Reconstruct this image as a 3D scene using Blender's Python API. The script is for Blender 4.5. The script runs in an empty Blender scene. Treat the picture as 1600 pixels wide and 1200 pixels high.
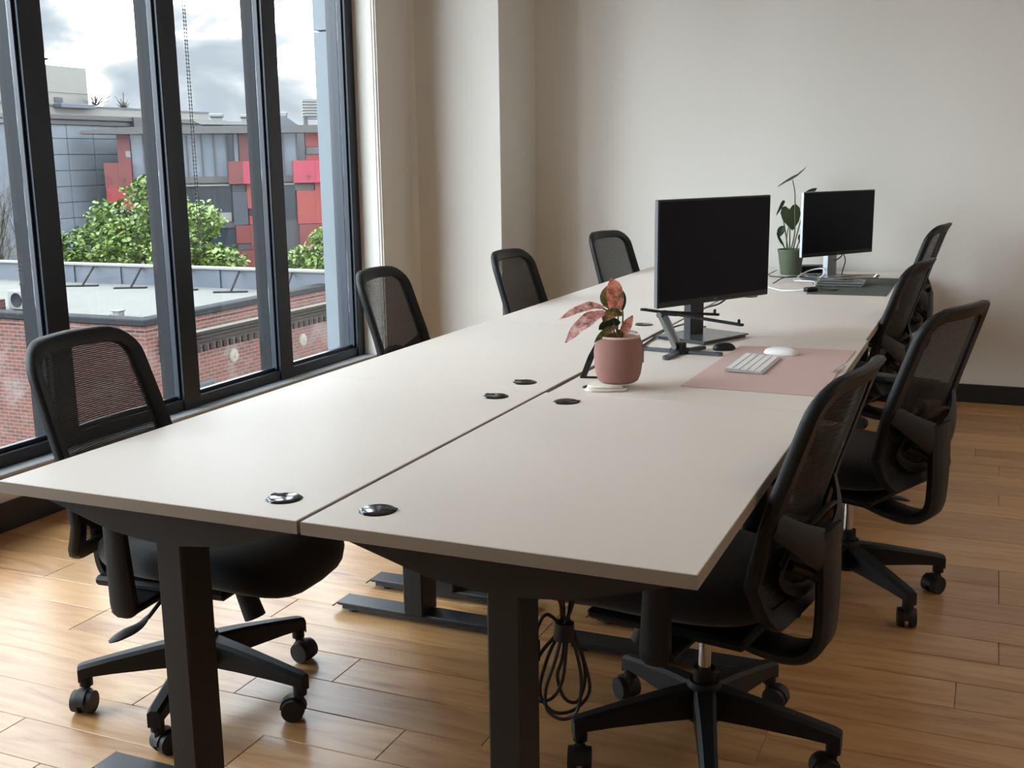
import bpy, bmesh, math, random
from math import sin, cos, pi, radians
from mathutils import Vector, Matrix, Euler, noise

random.seed(7)
scn = bpy.context.scene
col = scn.collection

# ------------------------------------------------------------------ camera
cam_data = bpy.data.cameras.new('camera')
cam_data.sensor_width = 36.0
cam_data.lens = 39.1155
cam_data.clip_end = 500
cam = bpy.data.objects.new('camera', cam_data)
col.objects.link(cam)
YAW, PITCH, ROLL = -0.40796209, 0.19896375, -0.0136686
fw = Vector((sin(YAW) * cos(PITCH), cos(YAW) * cos(PITCH), -sin(PITCH)))
rt = Vector((cos(YAW), -sin(YAW), 0))
up = rt.cross(fw)
r2 = rt * cos(ROLL) + up * sin(ROLL)
u2 = up * cos(ROLL) - rt * sin(ROLL)
cm = Matrix(((r2.x, u2.x, -fw.x, 1.11284), (r2.y, u2.y, -fw.y, -1.59923), (r2.z, u2.z, -fw.z, 1.33119), (0, 0, 0, 1)))
cam.matrix_world = cm
scn.camera = cam

# ------------------------------------------------------------------ exposure, world
scn.view_settings.view_transform = 'Standard'
scn.view_settings.look = 'None'
scn.view_settings.gamma = 1.0
scn.view_settings.use_curve_mapping = False
scn.view_settings.exposure = 2.44
SKY = 4.6
world = bpy.data.worlds.new('overcast_sky')
scn.world = world
world.use_nodes = True
wn, wl = world.node_tree.nodes, world.node_tree.links
wn.clear()
w_out = wn.new('ShaderNodeOutputWorld')
w_bg = wn.new('ShaderNodeBackground')
w_tc = wn.new('ShaderNodeTexCoord')
w_map = wn.new('ShaderNodeMapping')
w_map.inputs['Scale'].default_value = (1.0, 1.0, 1.9)
w_map.inputs['Location'].default_value = (2.7, 1.1, 0.3)
w_no = wn.new('ShaderNodeTexNoise')
w_no.inputs['Scale'].default_value = 7.5
w_no.inputs['Detail'].default_value = 7.0
w_no.inputs['Roughness'].default_value = 0.55
w_no.inputs['Distortion'].default_value = 0.35
w_rp = wn.new('ShaderNodeValToRGB')
w_rp.color_ramp.elements[0].position = 0.40
w_rp.color_ramp.elements[0].color = (0.0235, 0.0272, 0.0310, 1)
w_rp.color_ramp.elements[1].position = 0.70
w_rp.color_ramp.elements[1].color = (0.66, 0.75, 0.84, 1)
for p_, c_ in ((0.46, (0.0305, 0.0338, 0.0370, 1)), (0.505, (0.0400, 0.0430, 0.0455, 1)), (0.56, (0.50, 0.54, 0.58, 1))):
    e = w_rp.color_ramp.elements.new(p_)
    e.color = c_
w_bg.inputs['Strength'].default_value = SKY
wl.new(w_tc.outputs['Generated'], w_map.inputs['Vector'])
wl.new(w_map.outputs['Vector'], w_no.inputs['Vector'])
wl.new(w_no.outputs['Fac'], w_rp.inputs['Fac'])
wl.new(w_rp.outputs['Color'], w_bg.inputs['Color'])
wl.new(w_bg.outputs['Background'], w_out.inputs['Surface'])

# the sun behind the cloud layer: very soft, from the window side over the photographer's shoulder
sun_d = bpy.data.lights.new('veiled_sun', 'SUN')
sun_d.energy = 1.7
sun_d.angle = radians(70)
sun_d.color = (0.80, 0.92, 1.0)
sun = bpy.data.objects.new('veiled_sun', sun_d)
col.objects.link(sun)
sun.rotation_euler = Vector((0.52, 0.72, -0.60)).to_track_quat('-Z', 'Y').to_euler()

# ------------------------------------------------------------------ materials
def srgb(r, g, b):
    f = lambda c: (c / 255 / 12.92) if c / 255 <= 0.04045 else ((c / 255 + 0.055) / 1.055) ** 2.4
    return (f(r), f(g), f(b), 1)

EXT = 0.26   # outdoor colours darkened to offset the raised sky and exposure
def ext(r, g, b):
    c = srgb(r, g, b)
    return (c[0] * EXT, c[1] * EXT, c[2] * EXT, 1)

MATS = {}
def mat(name, color, rough=0.5, metal=0.0, spec=0.5, var=0.06, scale=8.0, bump=0.0, bscale=None, coat=0.0, stretch=(1, 1, 1), sheen=0.0):
    """Procedural principled material: noise-varied colour plus optional fine relief."""
    m = bpy.data.materials.new(name)
    m.use_nodes = True
    n, l = m.node_tree.nodes, m.node_tree.links
    b = n['Principled BSDF']
    b.inputs['Roughness'].default_value = rough
    b.inputs['Metallic'].default_value = metal
    b.inputs['Specular IOR Level'].default_value = spec
    b.inputs['Coat Weight'].default_value = coat
    b.inputs['Coat Roughness'].default_value = 0.15
    b.inputs['Sheen Weight'].default_value = sheen
    tc = n.new('ShaderNodeTexCoord')
    mp = n.new('ShaderNodeMapping')
    mp.inputs['Scale'].default_value = stretch
    no = n.new('ShaderNodeTexNoise')
    no.inputs['Scale'].default_value = scale
    no.inputs['Detail'].default_value = 4
    mx = n.new('ShaderNodeMix')
    mx.data_type = 'RGBA'
    c = color
    mx.inputs['A'].default_value = (c[0] * (1 - var), c[1] * (1 - var), c[2] * (1 - var), 1)
    mx.inputs['B'].default_value = (min(1, c[0] * (1 + var)), min(1, c[1] * (1 + var)), min(1, c[2] * (1 + var)), 1)
    l.new(tc.outputs['Object'], mp.inputs['Vector'])
    l.new(mp.outputs['Vector'], no.inputs['Vector'])
    l.new(no.outputs['Fac'], mx.inputs['Factor'])
    l.new(mx.outputs['Result'], b.inputs['Base Color'])
    if bump:
        n2 = n.new('ShaderNodeTexNoise')
        n2.inputs['Scale'].default_value = bscale or scale * 20
        n2.inputs['Detail'].default_value = 3
        bp = n.new('ShaderNodeBump')
        bp.inputs['Strength'].default_value = bump
        bp.inputs['Distance'].default_value = 0.002
        l.new(mp.outputs['Vector'], n2.inputs['Vector'])
        l.new(n2.outputs['Fac'], bp.inputs['Height'])
        l.new(bp.outputs['Normal'], b.inputs['Normal'])
    MATS[name] = m
    return m

M_wall = mat('wall_paint', srgb(214, 209, 202), 0.75, var=0.015, scale=1.5, bump=0.05, bscale=120)
M_ceil = mat('ceiling_paint', srgb(235, 232, 226), 0.8, var=0.01)
M_base = mat('baseboard_black', srgb(34, 34, 38), 0.45, var=0.1)
M_frame = mat('window_frame_black', srgb(27, 33, 44), 0.34, spec=0.35, var=0.06)
M_fin = mat('exterior_fin_grey', ext(36, 39, 44), 0.6, spec=0.2, metal=0.0, var=0.04)
M_extpanel = mat('exterior_cladding', ext(152, 168, 180), 0.5, var=0.02)
M_sill = mat('sill_gloss_grey', srgb(150, 152, 155), 0.14, spec=0.8, var=0.06)
M_desk = mat('desk_laminate', srgb(224, 215, 206), 0.42, spec=0.08, var=0.012, scale=40, bump=0.02, bscale=400)
M_edge = mat('desk_edge_shaded', srgb(146, 134, 121), 0.45, var=0.02, scale=40)  # shade on the desk sides put into a colour darker than the top
M_steel = mat('desk_frame_steel', srgb(25, 26, 28), 0.5, var=0.05, scale=30, bump=0.05, bscale=500)
M_foot = mat('desk_foot_steel', srgb(44, 48, 53), 0.36, var=0.04)
M_plast = mat('black_plastic', srgb(13, 14, 16), 0.5, spec=0.32, var=0.06, scale=20)
M_plast2 = mat('charcoal_plastic', srgb(21, 22, 25), 0.52, spec=0.35, var=0.06, scale=20, bump=0.04, bscale=600)
M_rubber = mat('rubber_black', srgb(22, 22, 24), 0.55, var=0.1)
M_gloss = mat('black_gloss', srgb(14, 15, 17), 0.12, var=0.04)
M_hole = mat('grommet_slot', srgb(5, 5, 6), 0.8, var=0.02)
M_fabric = mat('seat_fabric', srgb(12, 15, 22), 0.9, var=0.15, scale=200, bump=0.25, bscale=900, sheen=0.2)
M_basegloss = mat('monitor_base_gloss', srgb(66, 68, 72), 0.22, var=0.04)
M_chrome = mat('chrome', srgb(200, 200, 204), 0.15, metal=1.0, var=0.02)
M_alu = mat('brushed_aluminium', srgb(165, 168, 172), 0.32, metal=0.9, var=0.04, scale=30, stretch=(1, 12, 1))
M_grey_alu = mat('grey_anodised', srgb(96, 100, 106), 0.38, metal=0.6, var=0.04, scale=30)
M_screen = mat('screen_black', srgb(6, 10, 22), 0.4, var=0.02, spec=0.15)
M_bezel = mat('monitor_shell', srgb(24, 25, 28), 0.4, var=0.04)
M_monedge = mat('monitor_edge_grey', srgb(96, 98, 102), 0.4, var=0.04)
M_white = mat('white_plastic', srgb(244, 243, 242), 0.35, var=0.02)
M_keyalu = mat('keyboard_aluminium', srgb(205, 206, 208), 0.35, metal=0.5, var=0.02)
M_pinkmat = mat('pink_leather', srgb(208, 178, 171), 0.6, var=0.04, scale=30, bump=0.1, bscale=500)
M_greenmat = mat('dark_green_felt', srgb(78, 84, 76), 0.85, var=0.06, scale=60, bump=0.15, bscale=700)
M_terra = mat('terracotta_pink', srgb(150, 108, 99), 0.85, var=0.07, scale=25, bump=0.15, bscale=300)
M_rim = mat('pot_rim_pale', srgb(206, 182, 168), 0.8, var=0.05, scale=30)
M_soil = mat('soil', srgb(74, 62, 48), 0.95, var=0.35, scale=90, bump=0.6, bscale=150)
M_cloth = mat('white_cloth', srgb(232, 224, 212), 0.9, var=0.05, scale=60, bump=0.2, bscale=500)
M_greenpot = mat('olive_pot', srgb(90, 98, 78), 0.55, var=0.05, scale=20)
M_leafg = mat('dark_green_leaf', srgb(62, 78, 50), 0.4, var=0.25, scale=30, bump=0.1, bscale=120)
M_stemg = mat('green_stem', srgb(74, 96, 56), 0.5, var=0.15, scale=40)
M_cable = mat('black_cable', srgb(22, 22, 24), 0.45, var=0.08)
M_wcable = mat('white_cable', srgb(220, 220, 222), 0.4, var=0.03)
M_bead = mat('bead_chain_metal', srgb(120, 122, 124), 0.35, metal=0.4, var=0.05)
M_plate = mat('roundel_plaster', ext(200, 190, 172), 0.8, var=0.12, scale=14, bump=0.2)
M_cap = mat('roof_cap_metal', ext(58, 58, 62), 0.75, spec=0.15, var=0.06)
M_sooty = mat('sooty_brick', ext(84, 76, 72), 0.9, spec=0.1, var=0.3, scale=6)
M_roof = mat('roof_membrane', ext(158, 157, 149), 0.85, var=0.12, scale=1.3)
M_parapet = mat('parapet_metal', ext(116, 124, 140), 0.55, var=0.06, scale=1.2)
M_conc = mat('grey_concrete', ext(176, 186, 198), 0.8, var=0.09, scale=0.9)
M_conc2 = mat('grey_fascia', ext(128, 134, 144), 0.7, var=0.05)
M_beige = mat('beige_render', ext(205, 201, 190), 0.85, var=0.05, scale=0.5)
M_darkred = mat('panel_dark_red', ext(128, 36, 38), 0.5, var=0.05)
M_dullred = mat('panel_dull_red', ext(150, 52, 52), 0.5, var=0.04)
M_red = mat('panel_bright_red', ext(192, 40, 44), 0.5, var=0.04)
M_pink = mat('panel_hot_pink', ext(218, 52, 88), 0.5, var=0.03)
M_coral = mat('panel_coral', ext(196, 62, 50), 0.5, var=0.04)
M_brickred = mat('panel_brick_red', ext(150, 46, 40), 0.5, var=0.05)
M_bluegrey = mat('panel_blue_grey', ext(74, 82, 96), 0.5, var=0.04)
M_dglass = mat('dark_facade_glass', srgb(40, 44, 50), 0.12, var=0.5, scale=0.7)
M_lglass = mat('pale_facade_glass', srgb(84, 90, 98), 0.12, spec=0.3, var=0.3, scale=0.5)
M_dark = mat('facade_dark_metal', srgb(40, 40, 44), 0.5, var=0.06)
M_canopy = mat('canopy_grey_brown', ext(112, 108, 108), 0.6, var=0.05)
M_bark = mat('bark', ext(74, 62, 50), 0.9, var=0.25, scale=12)
M_twig = mat('dry_twigs', ext(104, 92, 70), 0.9, var=0.35, scale=3)
M_ground = mat('street_ground', ext(80, 80, 82), 0.9, var=0.1, scale=0.5)
M_acwhite = mat('painted_metal_white', ext(176, 176, 172), 0.5, var=0.03)

def leaf_mat(name, c1, c2, c3, scale):
    m = bpy.data.materials.new(name)
    m.use_nodes = True
    n, l = m.node_tree.nodes, m.node_tree.links
    b = n['Principled BSDF']
    b.inputs['Roughness'].default_value = 0.5
    tc = n.new('ShaderNodeTexCoord')
    no = n.new('ShaderNodeTexNoise')
    no.inputs['Scale'].default_value = scale
    no.inputs['Detail'].default_value = 5
    no.inputs['Roughness'].default_value = 0.7
    rp = n.new('ShaderNodeValToRGB')
    rp.color_ramp.elements[0].position = 0.36
    rp.color_ramp.elements[0].color = c1
    rp.color_ramp.elements[1].position = 0.62
    rp.color_ramp.elements[1].color = c3
    x = rp.color_ramp.elements.new(0.5)
    x.color = c2
    l.new(tc.outputs['Object'], no.inputs['Vector'])
    l.new(no.outputs['Fac'], rp.inputs['Fac'])
    l.new(rp.outputs['Color'], b.inputs['Base Color'])
    return m
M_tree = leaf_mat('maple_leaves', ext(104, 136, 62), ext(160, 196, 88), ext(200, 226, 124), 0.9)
M_pinkleaf = leaf_mat('pink_variegated_leaf', srgb(120, 122, 92), srgb(232, 172, 170), srgb(246, 232, 226), 42)
M_pinkleaf2 = leaf_mat('coral_variegated_leaf', srgb(124, 110, 70), srgb(234, 160, 144), srgb(238, 188, 166), 55)
M_olive = leaf_mat('olive_variegated_leaf', srgb(70, 82, 46), srgb(128, 122, 68), srgb(196, 140, 110), 50)

def wood_mat():
    m = bpy.data.materials.new('oak_planks')
    m.use_nodes = True
    n, l = m.node_tree.nodes, m.node_tree.links
    b = n['Principled BSDF']
    b.inputs['Roughness'].default_value = 0.32
    b.inputs['Specular IOR Level'].default_value = 0.55
    g = n.new('ShaderNodeNewGeometry')
    oi = n.new('ShaderNodeObjectInfo')
    sc = n.new('ShaderNodeVectorMath'); sc.operation = 'SCALE'
    cmb = n.new('ShaderNodeCombineXYZ')
    mul = n.new('ShaderNodeMath'); mul.operation = 'MULTIPLY'; mul.inputs[1].default_value = 37.0
    add = n.new('ShaderNodeVectorMath'); add.operation = 'ADD'
    mp = n.new('ShaderNodeMapping'); mp.inputs['Scale'].default_value = (0.9, 7.0, 1.0)
    no = n.new('ShaderNodeTexNoise'); no.inputs['Scale'].default_value = 2.2; no.inputs['Detail'].default_value = 8
    no.inputs['Distortion'].default_value = 1.6; no.inputs['Roughness'].default_value = 0.6
    rp = n.new('ShaderNodeValToRGB')
    rp.color_ramp.elements[0].position = 0.28; rp.color_ramp.elements[0].color = srgb(154, 106, 66)
    rp.color_ramp.elements[1].position = 0.70; rp.color_ramp.elements[1].color = srgb(198, 158, 112)
    x = rp.color_ramp.elements.new(0.45); x.color = srgb(182, 137, 90)
    # broad knots
    mp2 = n.new('ShaderNodeMapping'); mp2.inputs['Scale'].default_value = (2.2, 6.5, 1.0)
    no2 = n.new('ShaderNodeTexNoise'); no2.inputs['Scale'].default_value = 1.6; no2.inputs['Detail'].default_value = 2
    rp2 = n.new('ShaderNodeValToRGB')
    rp2.color_ramp.elements[0].position = 0.70; rp2.color_ramp.elements[0].color = (1, 1, 1, 1)
    rp2.color_ramp.elements[1].position = 0.80; rp2.color_ramp.elements[1].color = (0.45, 0.36, 0.3, 1)
    mk = n.new('ShaderNodeMix'); mk.data_type = 'RGBA'; mk.blend_type = 'MULTIPLY'; mk.inputs['Factor'].default_value = 1
    hv = n.new('ShaderNodeHueSaturation')
    mr = n.new('ShaderNodeMapRange'); mr.inputs['To Min'].default_value = 0.80; mr.inputs['To Max'].default_value = 1.14
    bp = n.new('ShaderNodeBump'); bp.inputs['Strength'].default_value = 0.08; bp.inputs['Distance'].default_value = 0.002
    l.new(oi.outputs['Random'], mul.inputs[0])
    l.new(mul.outputs[0], cmb.inputs['X']); l.new(mul.outputs[0], cmb.inputs['Z'])
    l.new(g.outputs['Position'], add.inputs[0]); l.new(cmb.outputs[0], add.inputs[1])
    l.new(add.outputs[0], mp.inputs['Vector']); l.new(mp.outputs[0], no.inputs['Vector'])
    l.new(add.outputs[0], mp2.inputs['Vector']); l.new(mp2.outputs[0], no2.inputs['Vector'])
    l.new(no.outputs['Fac'], rp.inputs['Fac']); l.new(no2.outputs['Fac'], rp2.inputs['Fac'])
    l.new(rp.outputs['Color'], mk.inputs['A']); l.new(rp2.outputs['Color'], mk.inputs['B'])
    l.new(oi.outputs['Random'], mr.inputs['Value'])
    l.new(mk.outputs['Result'], hv.inputs['Color']); l.new(mr.outputs[0], hv.inputs['Value'])
    l.new(hv.outputs['Color'], b.inputs['Base Color'])
    l.new(no.outputs['Fac'], bp.inputs['Height']); l.new(bp.outputs['Normal'], b.inputs['Normal'])
    return m
M_wood = wood_mat()

def brick_mat():
    m = bpy.data.materials.new('old_red_brick')
    m.use_nodes = True
    n, l = m.node_tree.nodes, m.node_tree.links
    b = n['Principled BSDF']; b.inputs['Roughness'].default_value = 0.9
    g = n.new('ShaderNodeNewGeometry')
    sx = n.new('ShaderNodeSeparateXYZ')
    ad = n.new('ShaderNodeMath'); ad.operation = 'ADD'
    cb = n.new('ShaderNodeCombineXYZ')
    br = n.new('ShaderNodeTexBrick')
    br.inputs['Scale'].default_value = 1.0
    br.inputs['Brick Width'].default_value = 0.24; br.inputs['Row Height'].default_value = 0.08
    br.inputs['Mortar Size'].default_value = 0.011
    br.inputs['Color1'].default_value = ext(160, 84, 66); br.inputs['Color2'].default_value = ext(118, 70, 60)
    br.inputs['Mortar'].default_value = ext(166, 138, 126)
    no = n.new('ShaderNodeTexNoise'); no.inputs['Scale'].default_value = 1.1; no.inputs['Detail'].default_value = 8; no.inputs['Roughness'].default_value = 0.7
    rp = n.new('ShaderNodeValToRGB')
    rp.color_ramp.elements[0].position = 0.52; rp.color_ramp.elements[0].color = (0, 0, 0, 1)
    rp.color_ramp.elements[1].position = 0.72; rp.color_ramp.elements[1].color = (0.55, 0.55, 0.55, 1)
    mx = n.new('ShaderNodeMix'); mx.data_type = 'RGBA'; mx.inputs['B'].default_value = ext(206, 190, 180)
    l.new(g.outputs['Position'], sx.inputs[0])
    l.new(sx.outputs['X'], ad.inputs[0]); l.new(sx.outputs['Y'], ad.inputs[1])
    l.new(ad.outputs[0], cb.inputs['X']); l.new(sx.outputs['Z'], cb.inputs['Y'])
    l.new(cb.outputs[0], br.inputs['Vector']); l.new(g.outputs['Position'], no.inputs['Vector'])
    l.new(no.outputs['Fac'], rp.inputs['Fac']); l.new(rp.outputs['Color'], mx.inputs['Factor'])
    l.new(br.outputs['Color'], mx.inputs['A']); l.new(mx.outputs['Result'], b.inputs['Base Color'])
    bp = n.new('ShaderNodeBump'); bp.inputs['Strength'].default_value = 0.4; bp.inputs['Distance'].default_value = 0.01
    l.new(br.outputs['Fac'], bp.inputs['Height']); bp.invert = True
    l.new(bp.outputs['Normal'], b.inputs['Normal'])
    return m
M_brick = brick_mat()

def glass_mat():
    m = bpy.data.materials.new('window_glass')
    m.use_nodes = True
    n, l = m.node_tree.nodes, m.node_tree.links
    n.clear()
    o = n.new('ShaderNodeOutputMaterial'); mx = n.new('ShaderNodeMixShader')
    tr = n.new('ShaderNodeBsdfTransparent'); tr.inputs['Color'].default_value = (0.975, 0.985, 0.98, 1)
    gl = n.new('ShaderNodeBsdfGlossy'); gl.inputs['Roughness'].default_value = 0.0
    lw = n.new('ShaderNodeLayerWeight'); lw.inputs['Blend'].default_value = 0.5
    pw = n.new('ShaderNodeMath'); pw.operation = 'POWER'; pw.inputs[1].default_value = 4.0
    sc = n.new('ShaderNodeMath'); sc.operation = 'MULTIPLY_ADD'; sc.inputs[1].default_value = 0.5; sc.inputs[2].default_value = 0.02
    l.new(lw.outputs['Facing'], pw.inputs[0]); l.new(pw.outputs[0], sc.inputs[0]); l.new(sc.outputs[0], mx.inputs[0]); l.new(tr.outputs[0], mx.inputs[1]); l.new(gl.outputs[0], mx.inputs[2])
    l.new(mx.outputs[0], o.inputs['Surface'])
    return m
M_glass = glass_mat()

def mesh_fabric_mat():
    """Knitted chair mesh: fine horizontal threads with open gaps."""
    m = bpy.data.materials.new('open_chair_mesh')
    m.use_nodes = True
    n, l = m.node_tree.nodes, m.node_tree.links
    n.clear()
    o = n.new('ShaderNodeOutputMaterial'); mx = n.new('ShaderNodeMixShader')
    tr = n.new('ShaderNodeBsdfTransparent')
    pb = n.new('ShaderNodeBsdfPrincipled')
    pb.inputs['Base Color'].default_value = srgb(24, 25, 29); pb.inputs['Roughness'].default_value = 0.7
    tc = n.new('ShaderNodeTexCoord')
    wv = n.new('ShaderNodeTexWave'); wv.wave_type = 'BANDS'; wv.bands_direction = 'Z'
    wv.inputs['Scale'].default_value = 64.0; wv.inputs['Distortion'].default_value = 0.6; wv.inputs['Detail'].default_value = 1
    wv.inputs['Detail Scale'].default_value = 6
    rp = n.new('ShaderNodeValToRGB')
    rp.color_ramp.elements[0].position = 0.25; rp.color_ramp.elements[0].color = (0.66, 0.66, 0.66, 1)
    rp.color_ramp.elements[1].position = 0.6; rp.color_ramp.elements[1].color = (0.97, 0.97, 0.97, 1)
    l.new(tc.outputs['Object'], wv.inputs['Vector']); l.new(wv.outputs['Fac'], rp.inputs['Fac'])
    l.new(rp.outputs['Color'], mx.inputs[0]); l.new(tr.outputs[0], mx.inputs[1]); l.new(pb.outputs[0], mx.inputs[2])
    l.new(mx.outputs[0], o.inputs['Surface'])
    return m
M_mesh = mesh_fabric_mat()

# ------------------------------------------------------------------ mesh helpers
def add_box(bm, lo, hi, bevel=0.0, rot=None, seg=1):
    lo, hi = Vector(lo), Vector(hi)
    c = (lo + hi) / 2
    s = hi - lo
    mx = Matrix.Translation(c) @ (rot.to_4x4() if rot else Matrix.Identity(4)) @ Matrix.Diagonal((s.x, s.y, s.z, 1))
    r = bmesh.ops.create_cube(bm, size=1, matrix=mx)
    if bevel:
        es = set()
        for v in r['verts']:
            es.update(v.link_edges)
        bmesh.ops.bevel(bm, geom=list(es), offset=bevel, segments=seg, profile=0.5, affect='EDGES')

def add_cyl(bm, a, b, r1, r2=None, seg=16, caps=True):
    a, b = Vector(a), Vector(b)
    d = b - a
    q = Vector((0, 0, 1)).rotation_difference(d.normalized()).to_matrix().to_4x4()
    bmesh.ops.create_cone(bm, cap_ends=caps, segments=seg, radius1=r1, radius2=r1 if r2 is None else r2, depth=d.length,
                          matrix=Matrix.Translation((a + b) / 2) @ q)

def add_tube(bm, pts, r, seg=8, flat=None, caps=True):
    """Tube along points; r may be a list; flat=(ru, rv) scale pair of the section."""
    pts = [Vector(p) for p in pts]
    rs = r if isinstance(r, (list, tuple)) else [r] * len(pts)
    rings = []
    ref = Vector((0, 0, 1))
    t0 = (pts[1] - pts[0]).normalized()
    if abs(t0.dot(ref)) > 0.95:
        ref = Vector((0, 1, 0))
    nrm = (ref - t0 * ref.dot(t0)).normalized()
    for i, p in enumerate(pts):
        t = (pts[min(i + 1, len(pts) - 1)] - pts[max(i - 1, 0)]).normalized()
        nrm = (nrm - t * nrm.dot(t)).normalized()
        bn = t.cross(nrm)
        fu, fv = flat if flat else (1, 1)
        rings.append([bm.verts.new(p + nrm * rs[i] * fu * cos(2 * pi * k / seg) + bn * rs[i] * fv * sin(2 * pi * k / seg)) for k in range(seg)])
    for a, b in zip(rings, rings[1:]):
        for k in range(seg):
            bm.faces.new((a[k], a[(k + 1) % seg], b[(k + 1) % seg], b[k]))
    if caps:
        bm.faces.new(rings[0][::-1])
        bm.faces.new(rings[-1])

def spline(pts, n=6):
    pts = [Vector(p) for p in pts]
    out = []
    P = [pts[0] * 2 - pts[1]] + pts + [pts[-1] * 2 - pts[-2]]
    for i in range(1, len(P) - 2):
        for k in range(n):
            t = k / n
            a, b, c, d = P[i - 1], P[i], P[i + 1], P[i + 2]
            out.append(0.5 * ((2 * b) + (c - a) * t + (2 * a - 5 * b + 4 * c - d) * t * t + (3 * b - a - 3 * c + d) * t ** 3))
    out.append(pts[-1])
    return out

def add_lathe(bm, prof, seg=32, center=(0, 0, 0)):
    c = Vector(center)
    rings = []
    for r, z in prof:
        if r < 1e-5:
            rings.append([bm.verts.new(c + Vector((0, 0, z)))])
        else:
            rings.append([bm.verts.new(c + Vector((r * cos(2 * pi * k / seg), r * sin(2 * pi * k / seg), z))) for k in range(seg)])
    for a, b in zip(rings, rings[1:]):
        for k in range(seg):
            k2 = (k + 1) % seg
            if len(a) == 1 and len(b) == 1:
                continue
            if len(a) == 1:
                bm.faces.new((a[0], b[k2], b[k]))
            elif len(b) == 1:
                bm.faces.new((a[k], a[k2], b[0]))
            else:
                bm.faces.new((a[k], a[k2], b[k2], b[k]))

def add_prism(bm, poly, lo, hi, axis='Y', bevel=0.0):
    """Extrude a 2-D outline. axis Y: outline is (x,z); axis X: (y,z); axis Z: (x,y)."""
    f = {'Y': lambda p, t: (p[0], t, p[1]), 'X': lambda p, t: (t, p[0], p[1]), 'Z': lambda p, t: (p[0], p[1], t)}[axis]
    a = [bm.verts.new(f(p, lo)) for p in poly]
    b = [bm.verts.new(f(p, hi)) for p in poly]
    n = len(poly)
    fs = [bm.faces.new(a[::-1]), bm.faces.new(b)]
    for k in range(n):
        fs.append(bm.faces.new((a[k], a[(k + 1) % n], b[(k + 1) % n], b[k])))
    bmesh.ops.recalc_face_normals(bm, faces=fs)
    if bevel:
        es = set(e for f_ in fs for e in f_.edges)
        bmesh.ops.bevel(bm, geom=list(es), offset=bevel, segments=1, affect='EDGES')

def NB():
    return bmesh.new()

def obj(name, bm, m, parent=None, loc=None, smooth=True, angle=35, recalc=True):
    me = bpy.data.meshes.new(name)
    if recalc:
        bmesh.ops.recalc_face_normals(bm, faces=bm.faces)
    bm.to_mesh(me)
    bm.free()
    if smooth:
        me.polygons.foreach_set('use_smooth', [True] * len(me.polygons))
        me.set_sharp_from_angle(angle=radians(angle))
    me.materials.append(m)
    o = bpy.data.objects.new(name, me)
    col.objects.link(o)
    if parent:
        o.parent = parent
    if loc:
        o.location = loc
    return o

def box_obj(name, lo, hi, m, parent=None, bevel=0.0):
    bm = NB()
    add_box(bm, lo, hi, bevel)
    return obj(name, bm, m, parent, smooth=False)

def thing(name, label, cat, loc=(0, 0, 0), rotz=0.0, group=None):
    o = bpy.data.objects.new(name, None)
    o.empty_display_size = 0.1
    col.objects.link(o)
    o.location = loc
    o.rotation_euler = (0, 0, rotz)
    o['label'] = label
    o['category'] = cat
    if group:
        o['group'] = group
    return o

def tag(o, label, cat, group=None):
    o['label'] = label
    o['category'] = cat
    if group:
        o['group'] = group
    return o

def struct(o):
    o['kind'] = 'structure'
    return o

def copy_tree(o, parent=None):
    c = o.copy()
    col.objects.link(c)
    if parent:
        c.parent = parent
    for ch in list(o.children):
        copy_tree(ch, c)
    return c

# ================================================================== ROOM
XL, XR, YB, YF, ZC = -2.2, 4.4, -4.2, 4.84, 3.15

# floor: slab plus individual oak planks
fl = struct(box_obj('floor', (XL - 0.2, YB - 0.2, -0.20), (XR + 0.2, YF + 0.2, -0.0145), M_wall))
PW = 0.148
plank_meshes = {}
def plank_mesh(L):
    key = round(L, 3)
    if key not in plank_meshes:
        bm = NB()
        add_box(bm, (-key / 2 + 0.0006, -PW / 2 + 0.0011, -0.0145), (key / 2 - 0.0006, PW / 2 - 0.0011, 0.0), 0.0013)
        me = bpy.data.meshes.new('plank')
        bm.to_mesh(me)
        bm.free()
        me.materials.append(M_wood)
        plank_meshes[key] = me
    return plank_meshes[key]
rp = random.Random(11)
far = NB()
y = 0.095 + PW / 2 - PW * 30
row = 0
while y < YF + 0.02:
    x = XL - rp.choice((0.0, 0.2, 0.4, 0.6, 0.8, 1.0))
    while x < XR:
        L = rp.choice((0.7, 0.9, 1.1, 1.3, 1.5))
        x0, x1 = max(x, XL), min(x + L, XR)
        if x1 - x0 > 0.02:
            Lc = round(x1 - x0, 3)
            vis = y > -0.45 and x0 < 2.2 and y < YF
            if vis:
                p = bpy.data.objects.new('plank', plank_mesh(Lc))
                col.objects.link(p)
                p.parent = fl
                p.location = ((x0 + x0 + Lc) / 2, y, rp.uniform(-0.0004, 0.0))
            else:
                add_box(far, (x0 + 0.001, y - PW / 2 + 0.001, -0.0145), (x1 - 0.001, y + PW / 2 - 0.001, 0))
        x += L
    y += PW
    row += 1
fp = obj('outlying_planks', far, M_wood, fl, smooth=False)
fp['kind'] = 'stuff'

struct(box_obj('ceiling', (XL - 0.3, YB - 0.2, ZC), (XR + 0.2, YF + 0.2, ZC + 0.15), M_ceil))
struct(box_obj('wall_back', (-1.49, YF, -0.1), (XR, YF + 0.2, ZC), M_wall))
struct(box_obj('wall_right', (XR, YB - 0.2, -0.1), (XR + 0.2, YF + 0.2, ZC), M_wall))
struct(box_obj('wall_rear', (XL - 0.1, YB - 0.2, -0.1), (XR, YB, ZC), M_wall))
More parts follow.
